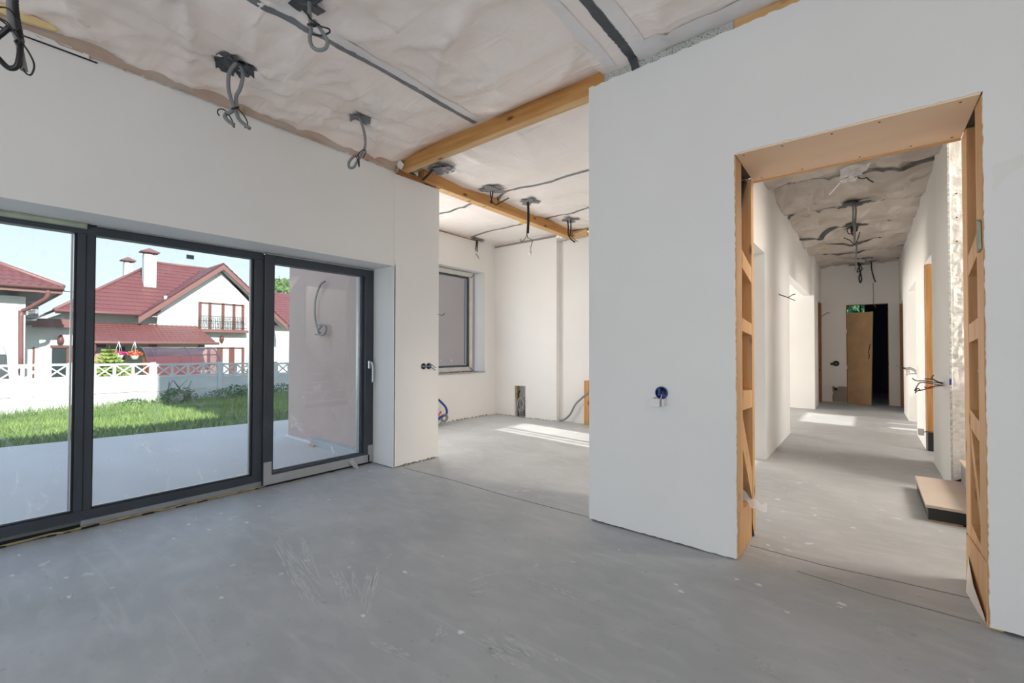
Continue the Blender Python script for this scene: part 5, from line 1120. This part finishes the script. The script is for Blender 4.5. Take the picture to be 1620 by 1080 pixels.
# chimneys
def chimney(a, b, x, top, bot):
    y0, y1 = a, b
    MB().box(x-.6, x, y0, y1, bot, top).build('chimney', HWALL, h3)
    m = MB(); cy = (y0+y1)/2; w_ = (y1-y0)/2+.17
    m.box(x-.72, x+.12, cy-w_, cy+w_, top+.16, top+.22); m.prism([(x+.14, cy-w_-.02, top+.22), (x+.14, cy+w_+.02, top+.22), (x-.3, cy, top+.52)], (-.88, 0, 0)); 
    for q in (y0+.03, y1-.1): m.box(x-.55, x-.05, q, q+.07, top, top+.16)
    m.build('chimney_cap', ROOFTRIM, h3)
ca, cb = (-39,7.829,6.43), (-39,8.509,6.522)
chimney(ca[1], cb[1], -39, 7.672, 4.4)
ca, cb = (-44,7.659,7.423), (-44,8.16,7.497)
chimney(ca[1], cb[1], -44, 7.655, 4.4)
# porch roof and dark porch
P0 = (-34,4.636,1.492); P1 = (-34,10.696,1.562); T0 = (-36.4,4.183,2.774); T1 = (-36.9,10.352,2.651); zp = P0[2]
zt_ = T1[2]+.05
roofsheet('porch_roof', (-34, P0[1]-4.2, zp), (-34, P1[1], zp), (-36.95, P0[1]-4.2, zt_), (-36.95, T1[1], zt_), ROOF, h3, tw=.27, tl=.35, amp=.04)
MB().tube([(-33.92, P0[1]-4.2, zp-.02), (-33.92, P1[1]+.1, zp-.02)], .09, 8, sub=1).build('porch_gutter', ROOFTRIM, h3)
MB().box(-34.9, -34.85, 7.576, 10.187, zp-.62, zp-.08).build('porch_fascia', mat('cream_board', (0.62, 0.58, 0.50), 0.8), h3)
B('porch_post_head', (-35.1, -34.8, 7.313, 7.69, zp-.5, zp-.08), WINRED, h3); B('porch_post_head', (-35.1, -34.8, 9.882, 10.244, zp-.5, zp-.08), WINRED, h3)
m = MB(); y_ = 4.897; m.box(-34.6, -34.25, y_-.35, y_+.25, -1.05, zp-.65); m.build('brick_pier', BRICK, h3)
MB().box(-34.6, -34.25, y_-.4, y_+.3, zp-.65, zp-.1).build('pier_head', RUBBER, h3)
MB().tube([(-33.9, y_-.3, zp), (-34.0, y_-.2, zp-.4), (-34.2, y_-.4, zp-1.3), (-34.2, y_-.4, -1.0)], .07, 8, sub=3).build('downpipe', ROOFTRIM, h3)
MB().box(-36.9, -36.8, 6.133, 6.498, .2, 1.25).build('porch_window', DARKGLASS, h3)
# balcony slab, french windows
b0 = (-36.4,10.327,2.327); b1 = (-36.4,13.57,2.186)
MB().box(-37.0, -36.35, b0[1]-.2, b1[1], 2.30, 2.50).build('balcony_slab', ROOFTRIM, h3)
def winblock(y0, y1, z0, z1, bays, nm='window'):
    wdw = MB().box(XM-.1, XM+.03, y0, y1, z0, z1).build(nm, CURTAIN, h3)
    m = MB(); m.box(XM+.03, XM+.09, y0, y1, z1-.09, z1); m.box(XM+.03, XM+.09, y0, y1, z0, z0+.08)
    for k in bays: m.box(XM+.03, XM+.09, y0+(y1-y0)*k-.09, y0+(y1-y0)*k+.09, z0, z1)
    m.build('window_frame', WINRED, wdw); return wdw
wa = (-37,10.552,4.374); wb_ = (-37,13.332,4.358)
winblock(wa[1], wb_[1], 2.45, 4.45, (0, .22, .52, .78, 1))
wa = (-37,11.128,1.178); wb_ = (-37,13.363,1.181)
winblock(wa[1], wb_[1], -1.0, 1.22, (0, .26, .35, .62, .70, 1))
wg = (-39,17.287,1.185)
MB().box(-39.05, -38.96, wg[1]-.3, wg[1]+1.2, -.6, 1.2).build('window', CURTAIN, h3)
m = MB(); yb0, yb1 = b0[1]+.05, b1[1]-.15
for z in (2.62, 3.42): m.box(-36.42, -36.39, yb0, yb1, z, z+.03)
for k in range(29):
    y = yb0+(yb1-yb0)*k/28; m.box(-36.415, -36.395, y-.01, y+.01, 2.5, 3.42)
for k in range(9):
    y = yb0+(yb1-yb0)*(k+.5)/9; m.tube([(-36.4, y+.12*math.cos(a), 3.1+.2*math.sin(a)) for a in [i*math.pi/4 for i in range(9)]], .012, 5, sub=2)
m.build('balcony_railing', IRON, h3)
lp = (-36.9,11.93,1.829)
MB().tube([(lp[0], lp[1], lp[2]-.3), (lp[0], lp[1], lp[2]), (lp[0], lp[1], lp[2]+.25)], lambda u: .03+.12*math.sin(math.pi*u), 8, sub=6).build('wall_lamp', WINRED, h3)
MB().cyl((-36.5,8.474,4.217), (-36.5,8.469,4.64), .09, 8).build('roof_vent', WHITEP, h3)
# right-hand wing
MB().box(-46, -39, gy1, gy1+8, -1.05, 3.3).build('wing_wall', HWALL, h3)
roofsheet('roof', (-38.2, gy1-.4, 3.1), (-38.2, gy1+9, 3.1), (-42.5, gy1-.4, 6.3), (-42.5, gy1+6, 6.3), ROOF, h3, tw=.30, tl=.4, amp=.03)

# polycarbonate canopy
XC = -25.5
t = thing('arched_canopy', (XC, 5.5, -1.05), 'arched brown polycarbonate canopy standing behind the fence', 'canopy')
ya, yb = 5.115, 7.945
zc_ = 1.213
def arc(y, r=1.0, n=14): return [(XC+1.1-1.5*(1-math.cos(a))*1.1*r, y, -0.2+(zc_+.2)*math.sin(a)) for a in [k*(math.pi*0.62)/n for k in range(n+1)]]
MB().sheet([arc(ya+.0+(yb-ya)*k/3) for k in range(4)]).build('canopy_sheet', POLY, t)
m = MB()
for k in range(4):
    y = ya+(yb-ya)*(0.0, .10, .58, .985)[k]; m.tube(arc(y, .99), .025, 6, sub=1)
for a in (3, 6, 9, 12):
    p = arc(ya)[a]; q = arc(yb)[a]; m.tube([p, q], .02, 6, sub=1)
for y in (ya, yb): m.box(XC+1.07, XC+1.13, y-.03, y+.03, -1.1, -.15)
m.build('canopy_frame', mat('canopy_steel', (0.10, 0.05, 0.08), 0.4), t)
MB().box(XC-1.6, XC-1.4, ya+.3, yb-.2, -1.05, .75).build('screen_behind_canopy', ORANGEBOX, label='terracotta screen seen through the brown canopy', category='screen')
# hanging flower baskets
for (px_, mm, lb) in (((-33,5.555,0.852), FLOWER_P, 'pink hanging flower basket under the neighbour porch'), ((-33,6.247,0.846), FLOWER_O, 'orange hanging flower basket under the neighbour porch')):
    t = thing('flower_basket', px_, lb, 'flower basket')
    MB().cyl((px_[0], px_[1], px_[2]-.35), (px_[0], px_[1], px_[2]-.08), .12, 10, .22).build('basket', WHITEP, t)
    leafcloud(MB(), (px_[0], px_[1], px_[2]), .34, .36, .14, 220, .07, rnd).build('flowers', mm, t)
    m = MB()
    for k in range(3):
        a = k*2.1; m.tube([(px_[0]+.2*math.cos(a), px_[1]+.2*math.sin(a), px_[2]), (px_[0], px_[1], zp+.05)], .012, 5, sub=1)
    m.build('hanger', WHITEP, t)
# young spruce behind the fence
sp_ = (-22.3,3.48,1.254)
t = thing('young_spruce', (-22.3, sp_[1], -1.05), 'young yellow green spruce tree behind the fence', 'tree')
MB().tube([(-22.3, sp_[1], -1.05), (-22.3, sp_[1], sp_[2])], lambda u: .05*(1-u)+.008, 6, sub=1).build('trunk', TRUNK, t)
V = []; F = []
for k in range(17):
    z = -0.9+(sp_[2]+.85)*(k/17); rad = 1.6*(1-k/17.2)**1.0
    for j in range(13):
        a = j*2*math.pi/13 + k*.4 + rnd.uniform(-.15, .15); r = rad*rnd.uniform(.8, 1.1)
        for q in range(14):
            s0 = (q+.5)/14*r; bx_ = -22.3+s0*math.cos(a); by = sp_[1]+s0*math.sin(a); bz = z-.10*s0+.06*s0*s0
            for sg in (-1, 1):
                a2_ = a+sg*rnd.uniform(.5, 1.0); l_ = .24*(1-q/22)
                n0 = len(V); ex, ey = bx_+l_*math.cos(a2_), by+l_*math.sin(a2_)
                V += [(bx_, by, bz-.05), (bx_, by, bz+.05), (ex, ey, bz+rnd.uniform(-.03, .05))]; F.append((n0, n0+1, n0+2))
MB().add(V, F).build('branches', SPRUCE, t)
rs = (-20.6,7.769,0.241)
leafcloud(MB(), (-20.5, rs[1], rs[2]-.1), .3, .45, .45, 90, .07, rnd).build('rose_bush', LEAF, label='sparse leafy twigs poking over the fence near the middle mullion', category='shrub')
# trees far behind
for (pxx, rr2, lb) in (((-55,23.226,7.208), 2.6, 'pale green tree crown behind the roof, left one'), ((-66,29.726,8.764), 3.0, 'pale green tree crown behind the roof, right one')):
    t = thing('background_tree', (pxx[0], pxx[1], -1.2), lb, 'tree')
    MB().tube([(pxx[0], pxx[1], -1.2), (pxx[0], pxx[1], pxx[2])], .25, 8, sub=1).build('trunk', TRUNK, t)
    leafcloud(MB(), tuple(pxx), rr2, rr2, rr2*.9, 2600, .22, rnd).build('crown', LEAFD, t)
px2 = (-0.283,22,2.774)
t = thing('background_tree', (px2[0], px2[1], -1), 'green tree seen through the small far window of the dark room', 'tree')
MB().tube([(px2[0], px2[1], -1), (px2[0], px2[1], px2[2])], .15, 8, sub=1).build('trunk', TRUNK, t)
leafcloud(MB(), (px2[0], px2[1], px2[2]), 1.4, 1.2, 1.2, 1400, .14, rnd).build('crown', LEAFD, t)
# satellite of small things: dark speaker-like box at far left, overhead wire
MB().tube([(-24.5,2.413,3.402),(-33,3.896,4.129)], .02, 5, sub=1).build('overhead_wire', CABLE, label='thin overhead wire between the two neighbour roofs', category='wire')

cv0 = (-22.6,0.791,1.22); cv1 = (-22.6,0.956,0.325)
t = thing('covered_appliance', (-22.6, cv0[1]-.1, -1.05), 'tapered pale and dark grey covered object standing by the left neighbour house', 'cover')
def taper(y0, y1, z0, z1, k0, k1, m_, nm):
    yc = (y0+y1)/2; w_ = (y1-y0)/2
    a = [(-22.6-.3*k0, yc-w_*k0, z0), (-22.6+.3*k0, yc-w_*k0, z0), (-22.6+.3*k0, yc+w_*k0, z0), (-22.6-.3*k0, yc+w_*k0, z0)]
    b = [(-22.6-.3*k1, yc-w_*k1, z1), (-22.6+.3*k1, yc-w_*k1, z1), (-22.6+.3*k1, yc+w_*k1, z1), (-22.6-.3*k1, yc+w_*k1, z1)]
    MB().add(a+b, [(3, 2, 1, 0), (4, 5, 6, 7), (0, 1, 5, 4), (1, 2, 6, 5), (2, 3, 7, 6), (3, 0, 4, 7)]).build(nm, m_, t, .02)
zm = 0.944
taper(cv1[1]-.55, cv1[1]+.02, -1.05, zm, 1.25, .85, FRAME, 'lower_cover'); taper(cv1[1]-.55, cv1[1]+.02, zm, cv0[2], .85, .62, ALU_D, 'upper_cover')
